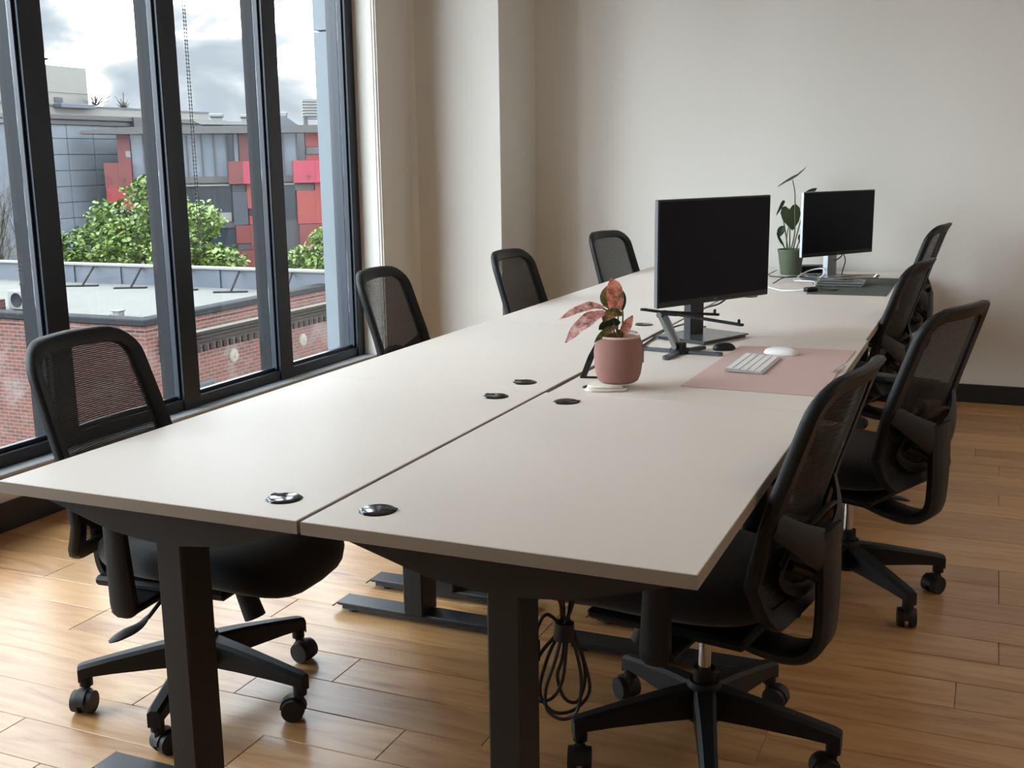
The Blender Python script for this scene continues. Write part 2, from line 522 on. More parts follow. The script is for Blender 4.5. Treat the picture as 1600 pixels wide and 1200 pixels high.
# window wall: low wall, header, and the pier beyond the last window
bm = NB()
add_box(bm, (XL - 0.12, YB, -0.1), (XL, 3.93, 0.235))
add_box(bm, (XL - 0.12, YB, 0.235), (XL, -1.308, 3.0))
add_box(bm, (XL - 0.12, YB, 3.0), (XL, 3.93, ZC))
struct(obj('wall_left', bm, M_wall, smooth=False))
bm = NB()
add_prism(bm, [(-2.34, 3.918), (-2.05, 3.918), (-2.05, 4.28), (-2.02, 4.30), (-1.49, 4.30), (-1.49, 5.04), (-2.34, 5.04)], -0.1, ZC, 'Z')
struct(obj('wall_pier', bm, M_wall, smooth=False))
bm = NB()   # plaster bead down the corner of the reveal
add_tube(bm, [(-2.062, 3.915, 0), (-2.062, 3.915, ZC)], 0.004, 6)
add_tube(bm, [(-2.079, 3.9165, 0), (-2.079, 3.9165, ZC)], 0.0035, 6)
struct(obj('trim_1', bm, M_wall))
struct(box_obj('baseboard_back', (-1.49, YF - 0.014, 0.0), (XR, YF - 0.0005, 0.10), M_base, bevel=0.003))
struct(box_obj('baseboard_left', (XL + 0.0005, YB, 0.0), (XL + 0.014, 3.9, 0.11), M_base, bevel=0.003))
bm = NB()
add_box(bm, (-2.0495, 3.93, 0), (-2.036, 4.286, 0.10), 0.002)
add_box(bm, (-2.036, 4.286, 0), (-1.476, 4.2995, 0.10), 0.002)
add_box(bm, (-1.4895, 4.2995, 0), (-1.476, YF - 0.015, 0.10), 0.002)
struct(obj('baseboard_pier', bm, M_base, smooth=False))

# added warm fill lights with invented housings, brightening the right side (outside the frame)
for lx, ly in ((2.9, 3.1), (2.9, 0.3)):
    cl_t = bpy.data.objects.new('fill_panel', None)
    col.objects.link(cl_t)
    cl_t.location = (lx, ly, ZC)
    struct(cl_t)
    box_obj('fill_housing', (-0.32, -0.62, -0.05), (0.32, 0.62, 0.0), M_white, cl_t, 0.004)
    ld = bpy.data.lights.new('fill_light', 'AREA')
    ld.shape = 'RECTANGLE'
    ld.size, ld.size_y = 0.58, 1.18
    ld.energy = 2.6
    ld.color = (1.0, 0.89, 0.78)
    lo_ = bpy.data.objects.new('fill_light', ld)
    col.objects.link(lo_)
    lo_.location = (lx, ly, ZC - 0.053)

# windows, bay by bay (the last one ends at the jamb)
ends = [3.918, 3.192, 2.442, 1.692, 0.942, 0.192, -0.558, -1.308]
for i, ye in enumerate(ends[:-1]):
    ys = ends[i + 1]
    w = bpy.data.objects.new('window_%d' % (i + 1), None)
    col.objects.link(w)
    struct(w)
    mw = 0.112 if i else 0.075
    bm = NB()
    add_box(bm, (XL - 0.055, ye - mw, 0.205), (XL + 0.004, ye, 3.0), 0.003)
    obj('mullion', bm, M_frame, w, smooth=False)
    bm = NB()   # glazing bead with a groove on the camera side
    add_box(bm, (XL - 0.034, ye - mw - 0.012, 0.29), (XL - 0.014, ye - mw, 2.95), 0.002)
    add_box(bm, (XL - 0.056, ys, 0.29), (XL - 0.036, ys + 0.018, 2.95), 0.002)
    obj('glazing_bead', bm, M_frame, w, smooth=False)
    bm = NB()
    add_box(bm, (XL - 0.055, ys, 0.235), (XL - 0.004, ye - mw, 0.285), 0.003)
    add_box(bm, (XL - 0.055, ys, 0.285), (XL - 0.030, ye - mw, 0.302), 0.002)
    obj('bottom_rail', bm, M_frame, w, smooth=False)
    box_obj('top_rail', (XL - 0.055, ys, 2.95), (XL - 0.004, ye - mw, 3.0), M_frame, w, 0.003)
    box_obj('pane', (XL - 0.052, ys + 0.001, 0.285), (XL - 0.046, ye - mw - 0.001, 2.95), M_glass, w)
    box_obj('exterior_fin', (XL - 0.125, ye - mw + 0.004, 0.15), (XL - 0.056, ye - 0.004, 3.1), M_fin if i else M_frame, w, 0.002)
# outside cladding of the pier, two panels with a joint
cl = bpy.data.objects.new('trim_2', None)
col.objects.link(cl)
struct(cl)
for z0, z1 in ((-1.5, 2.045), (2.052, 3.6)):
    box_obj('cladding_panel', (-2.46, 3.93, z0), (-2.342, 4.9, z1), M_extpanel, cl, 0.003)
box_obj('cladding_return', (-2.342, 3.92, 0.1), (-2.26, 3.93, 3.2), M_extpanel, cl)
struct(box_obj('trim_3', (XL - 0.004, -1.308, 0.222), (XL + 0.075, 3.917, 0.237), M_sill, None, 0.003))

# bead chain by the second mullion
bm = NB()
for y0, y1 in ((2.450, 2.450), (2.458, 2.468)):
    p0, p1 = Vector((-2.155, y0, 2.99)), Vector((-2.155, y1, 0.93))
    add_tube(bm, [p0, p1], 0.0012, 5)
    for k in range(130):
        q = p0.lerp(p1, k / 129)
        bmesh.ops.create_icosphere(bm, subdivisions=1, radius=0.0042, matrix=Matrix.Translation(q))
add_tube(bm, spline([(-2.155, 2.450, 0.93), (-2.155, 2.459, 0.915), (-2.155, 2.468, 0.93)]), 0.0025, 5)
tag(obj('blind_chain', bm, M_bead), 'thin pale bead chain loop hanging in front of the window', 'chain')

# ================================================================== DESKS
HT, TT = 0.70, 0.026
def grommet(desk, x, y, side):
    bm = NB()
    add_lathe(bm, [(0, 0.0035), (0.029, 0.0035), (0.0335, 0.002), (0.036, 0.0), (0.0, 0.0)], 28)
    g = obj('grommet', bm, M_gloss, desk, (x, y, HT))
    bm = NB()
    add_lathe(bm, [(0, 0.0042), (0.0088, 0.0042), (0.0088, 0.002), (0, 0.002)], 14, (0.016 * side, 0.010, 0))
    add_box(bm, (0.012 * side if side > 0 else -0.034, 0.004, 0.002), (0.034 if side > 0 else 0.012 * side, 0.016, 0.0041))
    obj('cable_slot', bm, M_hole, g)

def desk(name, label, side, row, dx=0.0):
    x0, x1 = (-0.729, -0.005) if side < 0 else (0.004, 0.728)
    y0, y1 = row * 1.2 + 0.0015, row * 1.2 + 1.1985
    cx, cy = (x0 + x1) / 2, (y0 + y1) / 2
    d = thing(name, label, 'desk', (cx + dx, y0, 0), 0, 'sit-stand desks joined in two rows')
    W = x1 - x0
    bm = NB()
    add_box(bm, (-W / 2, 0, HT - TT), (W / 2, y1 - y0, HT), 0.0015)
    obj('tabletop', bm, M_desk, d, smooth=False)
    D = y1 - y0
    bm = NB()
    for lo, hi in (((-W / 2 - 0.0008, -0.0008, HT - TT + 0.001), (W / 2 + 0.0008, 0.0005, HT - 0.0012)), ((-W / 2 - 0.0008, D - 0.0005, HT - TT + 0.001), (W / 2 + 0.0008, D + 0.0008, HT - 0.0012)),
                   ((-W / 2 - 0.0008, 0, HT - TT + 0.001), (-W / 2 + 0.0005, D, HT - 0.0012)), ((W / 2 - 0.0005, 0, HT - TT + 0.001), (W / 2 + 0.0008, D, HT - 0.0012))):
        add_box(bm, lo, hi)
    obj('edge_band', bm, M_edge, d, smooth=False)
    c = 0.0
    for yc in (0.118, 1.120):
        bm = NB()
        add_box(bm, (c - 0.032, yc - 0.045, 0.03), (c + 0.032, yc + 0.045, HT - TT - 0.03), 0.004)
        cl_ = obj('column', bm, M_steel, d, smooth=False)
        bm = NB()
        add_box(bm, (c - 0.265, yc - 0.036, 0.024), (c + 0.265, yc + 0.036, 0.034), 0.002)
        add_box(bm, (c - 0.25, yc - 0.030, 0.012), (c + 0.25, yc + 0.030, 0.025))
        for s in (-1, 1):
            ro = Matrix.Rotation(s * radians(38), 3, 'Y')
            add_box(bm, (c + s * 0.272 - 0.012, yc - 0.036, 0.023), (c + s * 0.272 + 0.012, yc + 0.036, 0.027), 0, ro)
            add_cyl(bm, (c + s * 0.225, yc, 0.0), (c + s * 0.225, yc, 0.014), 0.02, 0.018, 14)
        obj('foot', bm, M_foot, d, smooth=False)
        # top bracket: deep in the middle, running thin to both ends
        zb = HT - TT
        poly = [(-0.345, zb), (0.345, zb), (0.34, zb - 0.016), (0.17, zb - 0.066), (0.13, zb - 0.076), (0.04, zb - 0.086), (-0.04, zb - 0.086), (-0.13, zb - 0.076), (-0.17, zb - 0.066), (-0.34, zb - 0.016)]
        bm = NB()
        add_prism(bm, poly, yc - 0.052, yc - 0.047, 'Y')
        add_prism(bm, poly, yc + 0.047, yc + 0.052, 'Y')
        add_box(bm, (-0.345, yc - 0.047, zb - 0.006), (0.345, yc + 0.047, zb - 0.0005))
        add_box(bm, (-0.05, yc - 0.047, zb - 0.084), (0.05, yc + 0.047, zb - 0.006))
        obj('top_bracket', bm, M_steel, d, smooth=False)
    bm = NB()
    for s in (-1, 1):
        add_box(bm, (s * 0.06 - 0.018, 0.15, HT - TT - 0.045), (s * 0.06 + 0.018, 1.09, HT - TT - 0.002), 0.002)
    obj('crossbar', bm, M_steel, d, smooth=False)
    gx = -side * (W / 2 - 0.098)
    for gy in (0.105,) if (side, row) == (1, 1) else (0.105, 1.100):
        grommet(d, gx, gy, side)
    return d

desk_labels = {
    (-1, 0): 'bare grey-topped desk on the window side nearest the camera',
    (1, 0): 'bare grey-topped desk at the right front corner of the cluster',
    (-1, 1): 'bare grey-topped window-side desk in the second row from the front',
    (1, 1): 'grey-topped desk carrying the pink mat, large monitor and pink pot',
    (-1, 2): 'bare grey-topped window-side desk in the third row from the front',
    (1, 2): 'bare grey-topped desk between the pink mat desk and green mat desk',
    (-1, 3): 'bare grey-topped window-side desk at the far end by the wall',
    (1, 3): 'grey-topped desk carrying the green mat, green pot and far monitor',
}
for (s, r), lb in desk_labels.items():
    desk('desk', lb, s, r, 0.008 if (s, r) == (1, 1) else 0.0)

# ================================================================== CHAIRS
CB_T, CB_R, CB_W0, CB_W1 = 0.928, 0.085, 0.218, 0.197
def back_x(s, z):
    if z > 0.5:
        x = -(0.17 + 0.326 * (z - 0.45) - 0.014 * (z - 0.45) ** 2)
    else:
        x = -(0.17 + 0.326 * 0.05) - 0.5 * (0.5 - z) ** 1.25
    return x + 0.037 * (s / 0.2) ** 2 * min(1, max(0.25, (z - 0.35) / 0.3))
def back_outline(n_side=9):
    wz = lambda z: CB_W0 + (CB_W1 - CB_W0) * (z - 0.5) / (CB_T - 0.5) if z > 0.5 else CB_W0 - 0.15 * (0.5 - z)
    half = []
    zb, rb = 0.405, 0.055
    wb = wz(zb + rb)
    half.append((0.0, zb))
    half.append((wb * 0.45, zb))
    for a in (0, 22, 45, 67, 90):
        half.append((wb - rb + rb * sin(radians(a)), zb + rb - rb * cos(radians(a))))
    for k in range(1, n_side):
        z = zb + rb + (CB_T - CB_R - zb - rb) * k / n_side
        half.append((wz(z), z))
    wr = wz(CB_T - CB_R)
    rr = CB_R * 1.15
    for a in range(0, 91, 15):
        half.append((wr - rr + rr * cos(radians(a)), CB_T - CB_R + CB_R * sin(radians(a))))
    half.append(((wr - rr) * 0.5, CB_T + 0.001))
    half.append((0.0, CB_T + 0.002))
    full = half + [(-s, z) for s, z in half[-2:0:-1]]
    return full
def inset(poly, d):
    n = len(poly)
    out = []
    for i in range(n):
        a, b, c = Vector(poly[i - 1]), Vector(poly[i]), Vector(poly[(i + 1) % n])
        t = (c - a).normalized()
        nn = Vector((-t.y, t.x))
        out.append(tuple(b + nn * d))
    return out

def make_chair(label, group):
    ch = thing('office_chair', label, 'chair', (0, 0, 0), 0, group)
    # --- five-star base
    bm = NB()
    add_lathe(bm, [(0, 0.085), (0.036, 0.085), (0.040, 0.10), (0.040, 0.165), (0.034, 0.178), (0, 0.178)], 20)
    for k in range(5):
        a = 2 * pi * k / 5
        R = Matrix.Rotation(a, 3, 'Z')
        secs = [(0.025, 0.026, 0.098, 0.168), (0.11, 0.022, 0.097, 0.156), (0.22, 0.019, 0.094, 0.136), (0.290, 0.018, 0.090, 0.122), (0.304, 0.016, 0.076, 0.117)]
        rings = []
        for x, w, zb, zt in secs:
            ring = [(x, -w, zb), (x, w, zb), (x, w, zt - 0.008), (x, w - 0.008, zt), (x, -w + 0.008, zt), (x, -w, zt - 0.008)]
            rings.append([bm.verts.new(R @ Vector(v)) for v in ring])
        for p, q in zip(rings, rings[1:]):
            for j in range(6):
                bm.faces.new((p[j], p[(j + 1) % 6], q[(j + 1) % 6], q[j]))
        bm.faces.new(rings[0][::-1])
        bm.faces.new(rings[-1])
        e = R @ Vector((0.288, 0, 0))
        add_cyl(bm, (e.x, e.y, 0.064), (e.x, e.y, 0.10), 0.0165, 0.0165, 12)
    base = obj('star_base', bm, M_plast2, ch, angle=40)
    for k in range(5):
        a = 2 * pi * k / 5
        bm = NB()
        for s in (-1, 1):
            add_cyl(bm, (-0.018, s * 0.007, 0.029), (-0.018, s * 0.026, 0.029), 0.029, 0.027, 20)
        # hood
        pts = []
        for t in range(0, 181, 20):
            pts.append((-0.018 + 0.032 * cos(radians(t)), 0.029 + 0.032 * sin(radians(t))))
        add_prism(bm, pts, -0.012, 0.012, 'Y')
        add_cyl(bm, (0, 0, 0.045), (0, 0, 0.068), 0.009, 0.009, 8)
        c = obj('castor', bm, M_rubber, base)
        c.location = (0.288 * cos(a), 0.288 * sin(a), 0)
        c.rotation_euler = (0, 0, a + 0.5 + 1.3 * k)
    bm = NB()
    add_cyl(bm, (0, 0, 0.178), (0, 0, 0.208), 0.0255, 0.0245, 20)
    obj('gas_lift_sleeve', bm, M_plast, ch)
    bm = NB()
    add_cyl(bm, (0, 0, 0.13), (0, 0, 0.345), 0.0145, 0.0145, 16)
    obj('gas_lift_piston', bm, M_chrome, ch)
    # --- mechanism under the seat
    bm = NB()
    add_box(bm, (-0.11, -0.07, 0.306), (0.13, 0.07, 0.372), 0.014)
    add_box(bm, (-0.16, -0.19, 0.352), (0.20, 0.19, 0.376), 0.008)
    for s in (-1, 1):
        add_box(bm, (-0.045, min(s * 0.07, s * 0.275), 0.338), (0.03, max(s * 0.07, s * 0.275), 0.356), 0.005)
    obj('tilt_mechanism', bm, M_plast, ch, smooth=False)
    bm = NB()
    add_cyl(bm, (0.10, 0, 0.33), (0.135, 0, 0.30), 0.012, 0.012, 12)
    add_cyl(bm, (0.125, 0, 0.315), (0.155, 0, 0.235), 0.024, 0.027, 18)
    obj('tension_knob', bm, M_plast2, ch)
    bm = NB()
    add_tube(bm, spline([(0.0, -0.07, 0.325), (-0.01, -0.13, 0.315), (-0.02, -0.18, 0.285)], 4), 0.005, 8)
    add_tube(bm, spline([(-0.02, -0.175, 0.29), (-0.03, -0.20, 0.272), (-0.05, -0.235, 0.262), (-0.07, -0.262, 0.252)], 4),
             [0.005, 0.008, 0.01, 0.012, 0.014, 0.016, 0.018, 0.019, 0.018, 0.017, 0.015, 0.011, 0.006], 10, flat=(0.4, 1.0))
    obj('height_lever', bm, M_plast2, ch)
    # --- seat cushion (rounded, waterfall front)
    bm = NB()
    NU, NV = 36, 14
    def sp(c, e_):
        return math.copysign(abs(c) ** e_, c)
    rings = []
    for j in range(NV + 1):
        ph = -pi / 2 + pi * j / NV
        ring = []
        for i in range(NU):
            th = 2 * pi * i / NU
            r_ = sp(cos(ph), 0.45)
            x = 0.275 * r_ * sp(cos(th), 0.62)
            y_ = 0.243 * r_ * sp(sin(th), 0.62) * (1 - 0.10 * max(0, -x / 0.275))
            z = 0.052 * sp(sin(ph), 0.75)
            x += 0.075
            fr = max(0, (x - 0.12) / 0.23)
            z += 0.424 - 0.055 * fr * fr + 0.012 * (y_ / 0.24) ** 2
            ring.append(bm.verts.new((x, y_, z)))
        rings.append(ring)
    for a, b in zip(rings, rings[1:]):
        for i in range(NU):
            bm.faces.new((a[i], a[(i + 1) % NU], b[(i + 1) % NU], b[i]))
    bmesh.ops.remove_doubles(bm, verts=bm.verts, dist=1e-5)
    obj('seat', bm, M_fabric, ch, angle=80)
    # --- back frame ring
    out = back_outline()
    inn = inset(out, 0.040)
    bm = NB()
    def ringv(poly, off):
        return [bm.verts.new((back_x(s, z) + off, s, z)) for s, z in poly]
    mid = inset(out, 0.006)
    inn2 = inset(out, 0.036)
    loops = [ringv(out, -0.004), ringv(mid, 0.004), ringv(inn2, 0.003), ringv(inn, -0.004), ringv(inn, -0.016), ringv(mid, -0.026), ringv(out, -0.020)]
    n = len(out)
    for a, b in zip(loops, loops[1:] + loops[:1]):
        for i in range(n):
            bm.faces.new((a[i], a[(i + 1) % n], b[(i + 1) % n], b[i]))
    obj('back_frame', bm, M_plast, ch, angle=50)
    # --- mesh panel
    bm = NB()
    me_ = inset(out, 0.038)
    left = [p for p in me_[: n // 2 + 1]]
    left = sorted(left, key=lambda p: p[1])
    rows = []
    for s, z in left:
        rows.append([bm.verts.new((back_x(s * t, z) - 0.008, s * t, z)) for t in (-1, -0.6, -0.2, 0.2, 0.6, 1)])
    for a, b in zip(rows, rows[1:]):
        for i in range(5):
            bm.faces.new((a[i], a[i + 1], b[i + 1], b[i]))
    bmesh.ops.remove_doubles(bm, verts=bm.verts, dist=1e-6)
    obj('back_mesh', bm, M_mesh, ch, angle=80)
    # --- lumbar pad, an oval bow behind the mesh
    bm = NB()
    pts = []
    rr = []
    for k in range(25):
        a = 2 * pi * k / 24
        s, z = 0.145 * cos(a), 0.535 + 0.085 * sin(a)
        pts.append((back_x(s, z) - 0.030, s, z))
    add_tube(bm, pts, 0.011, 8, flat=(0.6, 1.3), caps=False)
    rows = []
    for j in range(7):
        z = 0.47 + 0.13 * j / 6
        hw = 0.14 * math.sqrt(max(0.02, 1 - ((z - 0.535) / 0.085) ** 2))
        rows.append([bm.verts.new((back_x(hw * t, z) - 0.030, hw * t, z)) for t in (-1, -0.5, 0, 0.5, 1)])
    for a, b in zip(rows, rows[1:]):
        for i in range(4):
            bm.faces.new((a[i], a[i + 1], b[i + 1], b[i]))
    obj('lumbar_support', bm, M_plast, ch, angle=60)
    # --- J-shaped back bracket with two spreading arms
    bm = NB()
    prof = [(-0.06, 0, 0.318)] + [Vector(q) for q in spline([(-0.13, 0, 0.300), (-0.19, 0, 0.293), (-0.235, 0, 0.303), (-0.262, 0, 0.338), (-0.268, 0, 0.40), (-0.268, 0, 0.48), (-0.264, 0, 0.585)], 4)]
    prof = [Vector(q) for q in prof]
    rings = []
    for i, p in enumerate(prof):
        t = (prof[min(i + 1, len(prof) - 1)] - prof[max(i - 1, 0)]).normalized()
        nn = Vector((-t.z, 0, t.x))
        w, d = 0.052 + 0.004 * cos(i / 4), 0.015
        q = [(w, d * 0.4), (w * 0.75, d), (-w * 0.75, d), (-w, d * 0.4), (-w, -d * 0.5), (-w * 0.75, -d), (w * 0.75, -d), (w, -d * 0.5)]
        rings.append([bm.verts.new(p + Vector((0, a, 0)) + nn * b) for a, b in q])
    for a, b in zip(rings, rings[1:]):
        for i in range(8):
            bm.faces.new((a[i], a[(i + 1) % 8], b[(i + 1) % 8], b[i]))
    bm.faces.new(rings[0][::-1])
    bm.faces.new(rings[-1])
    for s in (-1, 1):
        za = 0.635
        pts = spline([(-0.264, s * 0.022, 0.535), (-0.262, s * 0.075, 0.562), (-0.246, s * 0.130, 0.592), (back_x(0.196, za) - 0.020, s * 0.194, za)], 5)
        add_tube(bm, pts, [0.048 - 0.022 * k / (len(pts) - 1) for k in range(len(pts))], 10, flat=(1.0, 0.26))
        pts = spline([(-0.262, s * 0.02, 0.47), (-0.245, s * 0.06, 0.50), (back_x(0.12, 0.53) - 0.036, s * 0.12, 0.53)], 4)
        add_tube(bm, pts, 0.012, 8)
    obj('back_bracket', bm, M_plast2, ch, angle=45)
    # --- armrests
    for s in (-1, 1):
        bm = NB()
        secs = [(0.330, 0.020, 0.012), (0.338, 0.030, 0.016), (0.36, 0.032, 0.017), (0.50, 0.028, 0.015), (0.62, 0.024, 0.013)]
        rings = []
        for z, hx, hy in secs:
            cy = s * (0.276 + 0.02 * (z - 0.33))
            cx = -0.005 - 0.03 * (z - 0.33)
            q = [(1, 0.5), (0.6, 1), (-0.6, 1), (-1, 0.5), (-1, -0.5), (-0.6, -1), (0.6, -1), (1, -0.5)]
            rings.append([bm.verts.new((cx + hx * a, cy + hy * b, z)) for a, b in q])
        for a, b in zip(rings, rings[1:]):
            for i in range(8):
                bm.faces.new((a[i], a[(i + 1) % 8], b[(i + 1) % 8], b[i]))
        bm.faces.new(rings[0][::-1])
        bm.faces.new(rings[-1])
        arm = obj('armrest', bm, M_plast2, ch, angle=45)
        bm = NB()
        add_box(bm, (-0.13, s * 0.282 - 0.038, 0.618), (0.12, s * 0.282 + 0.038, 0.643), 0.011, None, 3)
        obj('arm_pad', bm, M_plast, arm)
    return ch

GW = 'mesh office chairs along the window side'
GR = 'mesh office chairs along the open right side'
proto = make_chair('black mesh-back office chair nearest the camera on the window side, window seen through mesh', GW)
def place(o, x, y, deg, base_deg=None):
    o.location = (x, y, 0)
    o.rotation_euler = (0, 0, radians(deg))
    if base_deg is not None:
        for c in o.children:
            if c.name.startswith('star_base'):
                c.rotation_euler = (0, 0, radians(base_deg - deg))
chairs = [
    (-0.652, 0.500, 4.4, -1.4, None, GW),
    (-0.750, 2.149, 3.2, 20, 'black mesh-back chair standing against the white window reveal, second on window side', GW),
    (-0.605, 3.053, -2.4, 40, 'black mesh-back chair standing in front of the white pier corner', GW),
    (-0.603, 4.359, -14.2, 10, 'farthest black mesh-back chair on the window side, against the beige back wall', GW),
    (0.580, 0.702, 171.0, -2.0, 'black mesh-back chair nearest the camera on the right, overlapping the bare desk corner', GR),
    (0.762, 1.790, 158.7, 25.0, 'black mesh-back chair turned outward on the right, back tilted against the wall, base fully visible', GR),
    (0.563, 3.08, 170.1, 30, 'black mesh-back chair half hidden behind the outward-turned right chair', GR),
    (0.575, 4.28, 172.0, 50, 'farthest black mesh-back chair on the right, only its curved top showing by the wall', GR),
]
for i, (x, y, d, bd, lb, g) in enumerate(chairs):
    o = proto if i == 0 else copy_tree(proto)
    if lb:
        o['label'] = lb
    o['group'] = g
    place(o, x, y, d, bd)
    if i == 7:      # this seat is raised a little on its gas lift
        for c in o.children:
            if not c.name.startswith(('star_base', 'gas_lift', 'armrest')):
                c.location.z += 0.07
# ================================================================== ON THE DESKS
def leaf_bm(bm, pts, width, up=(0, 0, 1), fold=0.25, wave=0.0, nw=4, heart=False):
    """Leaf blade swept along a midrib; up = side the upper face looks to."""
    pts = [Vector(p) for p in pts]
    n = len(pts)
    rows = []
    for i, p in enumerate(pts):
        t = (pts[min(i + 1, n - 1)] - pts[max(i - 1, 0)]).normalized()
        s = t.cross(Vector(up)).normalized()
        nn = s.cross(t).normalized()
        f = i / (n - 1)
        if heart:
            w = width * (0.62 + 0.42 * sin(min(1, f * 2.4) * pi / 2)) * (1 - max(0, f - 0.3) / 0.7) ** 0.62
        else:
            w = width * (sin(pi * min(0.985, 0.06 + 0.94 * f)) ** 0.75)
        row = []
        for k in range(-nw, nw + 1):
            u = k / nw
            h = fold * abs(u) * w + wave * sin(f * 16 + u * 2) * w * abs(u)
            row.append(bm.verts.new(p + s * (u * w) + nn * h))
        rows.append(row)
    for a, b in zip(rows, rows[1:]):
        for k in range(2 * nw):
            bm.faces.new((a[k], a[k + 1], b[k + 1], b[k]))
    fs = list(bm.faces)
    bmesh.ops.solidify(bm, geom=fs, thickness=0.0006)

def add_leaf(parent, pts, width, m, **kw):
    bm = NB()
    leaf_bm(bm, spline(pts, 5), width, **kw)
    return obj('leaf', bm, m, parent, angle=60)

T0 = HT + 0.0003
# --- pink potted plant on a folded cloth
bm = NB()
add_prism(bm, [(-0.075, -0.028), (-0.058, -0.048), (0.0, -0.052), (0.036, -0.046), (0.044, -0.034), (0.030, 0.01), (0.0, 0.045), (-0.05, 0.04)], 0, 0.008, 'Z', 0.003)
add_prism(bm, [(-0.068, -0.020), (-0.050, -0.042), (0.0, -0.048), (0.030, -0.042), (0.028, -0.02), (0.0, 0.035), (-0.045, 0.035)], 0.008, 0.0155, 'Z', 0.003)
ck = obj('folded_cloth', bm, M_cloth)
ck.location = (0.157, 1.306, T0)
ck.rotation_euler = (0, 0, radians(23.4))
tag(ck, 'small folded white cloth under the pink plant pot', 'cloth')
pp = thing('potted_plant', 'pink clay pot with pink-leaved plant standing on a folded white cloth', 'plant', (0.170, 1.335, T0 + 0.0158), radians(23.4))
bm = NB()
add_lathe(bm, [(0.0, 0.0), (0.046, 0.0), (0.056, 0.006), (0.063, 0.024), (0.0675, 0.055), (0.0685, 0.085), (0.065, 0.112), (0.0605, 0.127), (0.0575, 0.131), (0.0545, 0.129), (0.055, 0.115), (0.0, 0.113)], 40)
pot = obj('pot', bm, M_terra, pp)
bm = NB()
add_lathe(bm, [(0.0605, 0.1275), (0.0598, 0.1312), (0.0573, 0.1330), (0.0545, 0.1315), (0.0545, 0.1285), (0.057, 0.127)], 40)
obj('pot_rim', bm, M_rim, pot)
bm = NB()
add_prism(bm, [(0.0655, 0.055), (0.0700, 0.055), (0.0700, 0.10), (0.0655, 0.112)], -0.012, 0.012, 'Y', 0.001)
obj('pot_tab', bm, M_terra, pot)
bm = NB()
add_lathe(bm, [(0.0, 0.121), (0.03, 0.120), (0.0535, 0.117), (0.0535, 0.1135), (0.0, 0.1135)], 30)
obj('soil', bm, M_soil, pp)
CAMY = (0, -1, 0.15)   # upper faces look towards the room front
stems = [
    [(0.004, 0.0, 0.118), (0.012, 0.004, 0.17), (0.010, 0.006, 0.205), (-0.008, 0.004, 0.245)],
    [(-0.002, 0.004, 0.118), (-0.006, 0.0, 0.165), (-0.022, -0.004, 0.195), (-0.045, -0.008, 0.208)],
    [(0.0, -0.004, 0.118), (-0.010, -0.006, 0.160), (-0.028, -0.010, 0.182), (-0.050, -0.014, 0.188)],
    [(0.004, -0.006, 0.118), (0.006, -0.008, 0.135), (0.010, -0.010, 0.142)],
    [(-0.004, 0.010, 0.118), (0.0, 0.014, 0.19), (-0.012, 0.016, 0.225)],
    [(-0.006, -0.002, 0.118), (-0.018, -0.004, 0.158), (-0.034, -0.008, 0.165)],
]
bm = NB()
for s in stems:
    add_tube(bm, spline(s, 5), 0.0023, 6)
obj('stem', bm, M_stemg, pp)
add_leaf(pp, [(-0.012, 0.0, 0.188), (-0.010, -0.004, 0.225), (-0.014, -0.002, 0.265), (-0.020, 0.006, 0.290)], 0.024, M_pinkleaf2, up=(0.1, -1, 0.1), fold=0.25, wave=0.10)
add_leaf(pp, [(0.010, 0.010, 0.200), (0.005, 0.014, 0.235), (-0.003, 0.012, 0.268)], 0.017, M_leafg, up=(0.4, -1, 0), fold=0.2)
add_leaf(pp, [(-0.020, 0.010, 0.205), (-0.034, 0.012, 0.235), (-0.030, 0.012, 0.268)], 0.017, M_olive, up=(-0.3, -1, 0.2), fold=0.15)
add_leaf(pp, [(-0.040, -0.006, 0.210), (-0.078, -0.014, 0.216), (-0.120, -0.020, 0.204), (-0.166, -0.026, 0.182)], 0.013, M_pinkleaf, up=(0, -0.8, 0.6), fold=0.2, wave=0.16)
add_leaf(pp, [(-0.040, -0.012, 0.198), (-0.078, -0.024, 0.184), (-0.115, -0.032, 0.156), (-0.150, -0.038, 0.118)], 0.020, M_pinkleaf, up=(-0.25, -0.85, 0.5), fold=0.2, wave=0.14)
add_leaf(pp, [(0.010, -0.006, 0.190), (-0.012, -0.012, 0.196), (-0.034, -0.016, 0.186), (-0.044, -0.018, 0.172)], 0.016, M_olive, up=(0, -0.8, 0.6), fold=0.2, wave=0.1)
add_leaf(pp, [(0.004, -0.004, 0.165), (-0.020, -0.010, 0.172), (-0.044, -0.012, 0.160), (-0.056, -0.014, 0.150)], 0.015, M_leafg, up=(0.1, -0.9, -0.4), fold=0.15)
add_leaf(pp, [(-0.006, -0.016, 0.158), (-0.030, -0.026, 0.150), (-0.050, -0.032, 0.136), (-0.070, -0.036, 0.118)], 0.010, M_olive, up=(-0.2, -0.9, 0.3), fold=0.15)
add_leaf(pp, [(0.008, -0.014, 0.124), (0.016, -0.016, 0.148), (0.026, -0.015, 0.168), (0.038, -0.012, 0.188)], 0.014, M_pinkleaf2, up=(-0.2, -1, 0.2), fold=0.25, wave=0.08)
add_leaf(pp, [(0.0, -0.012, 0.122), (0.002, -0.014, 0.136), (0.0, -0.014, 0.150)], 0.010, M_olive, up=(-0.2, -1, 0.1), fold=0.2)

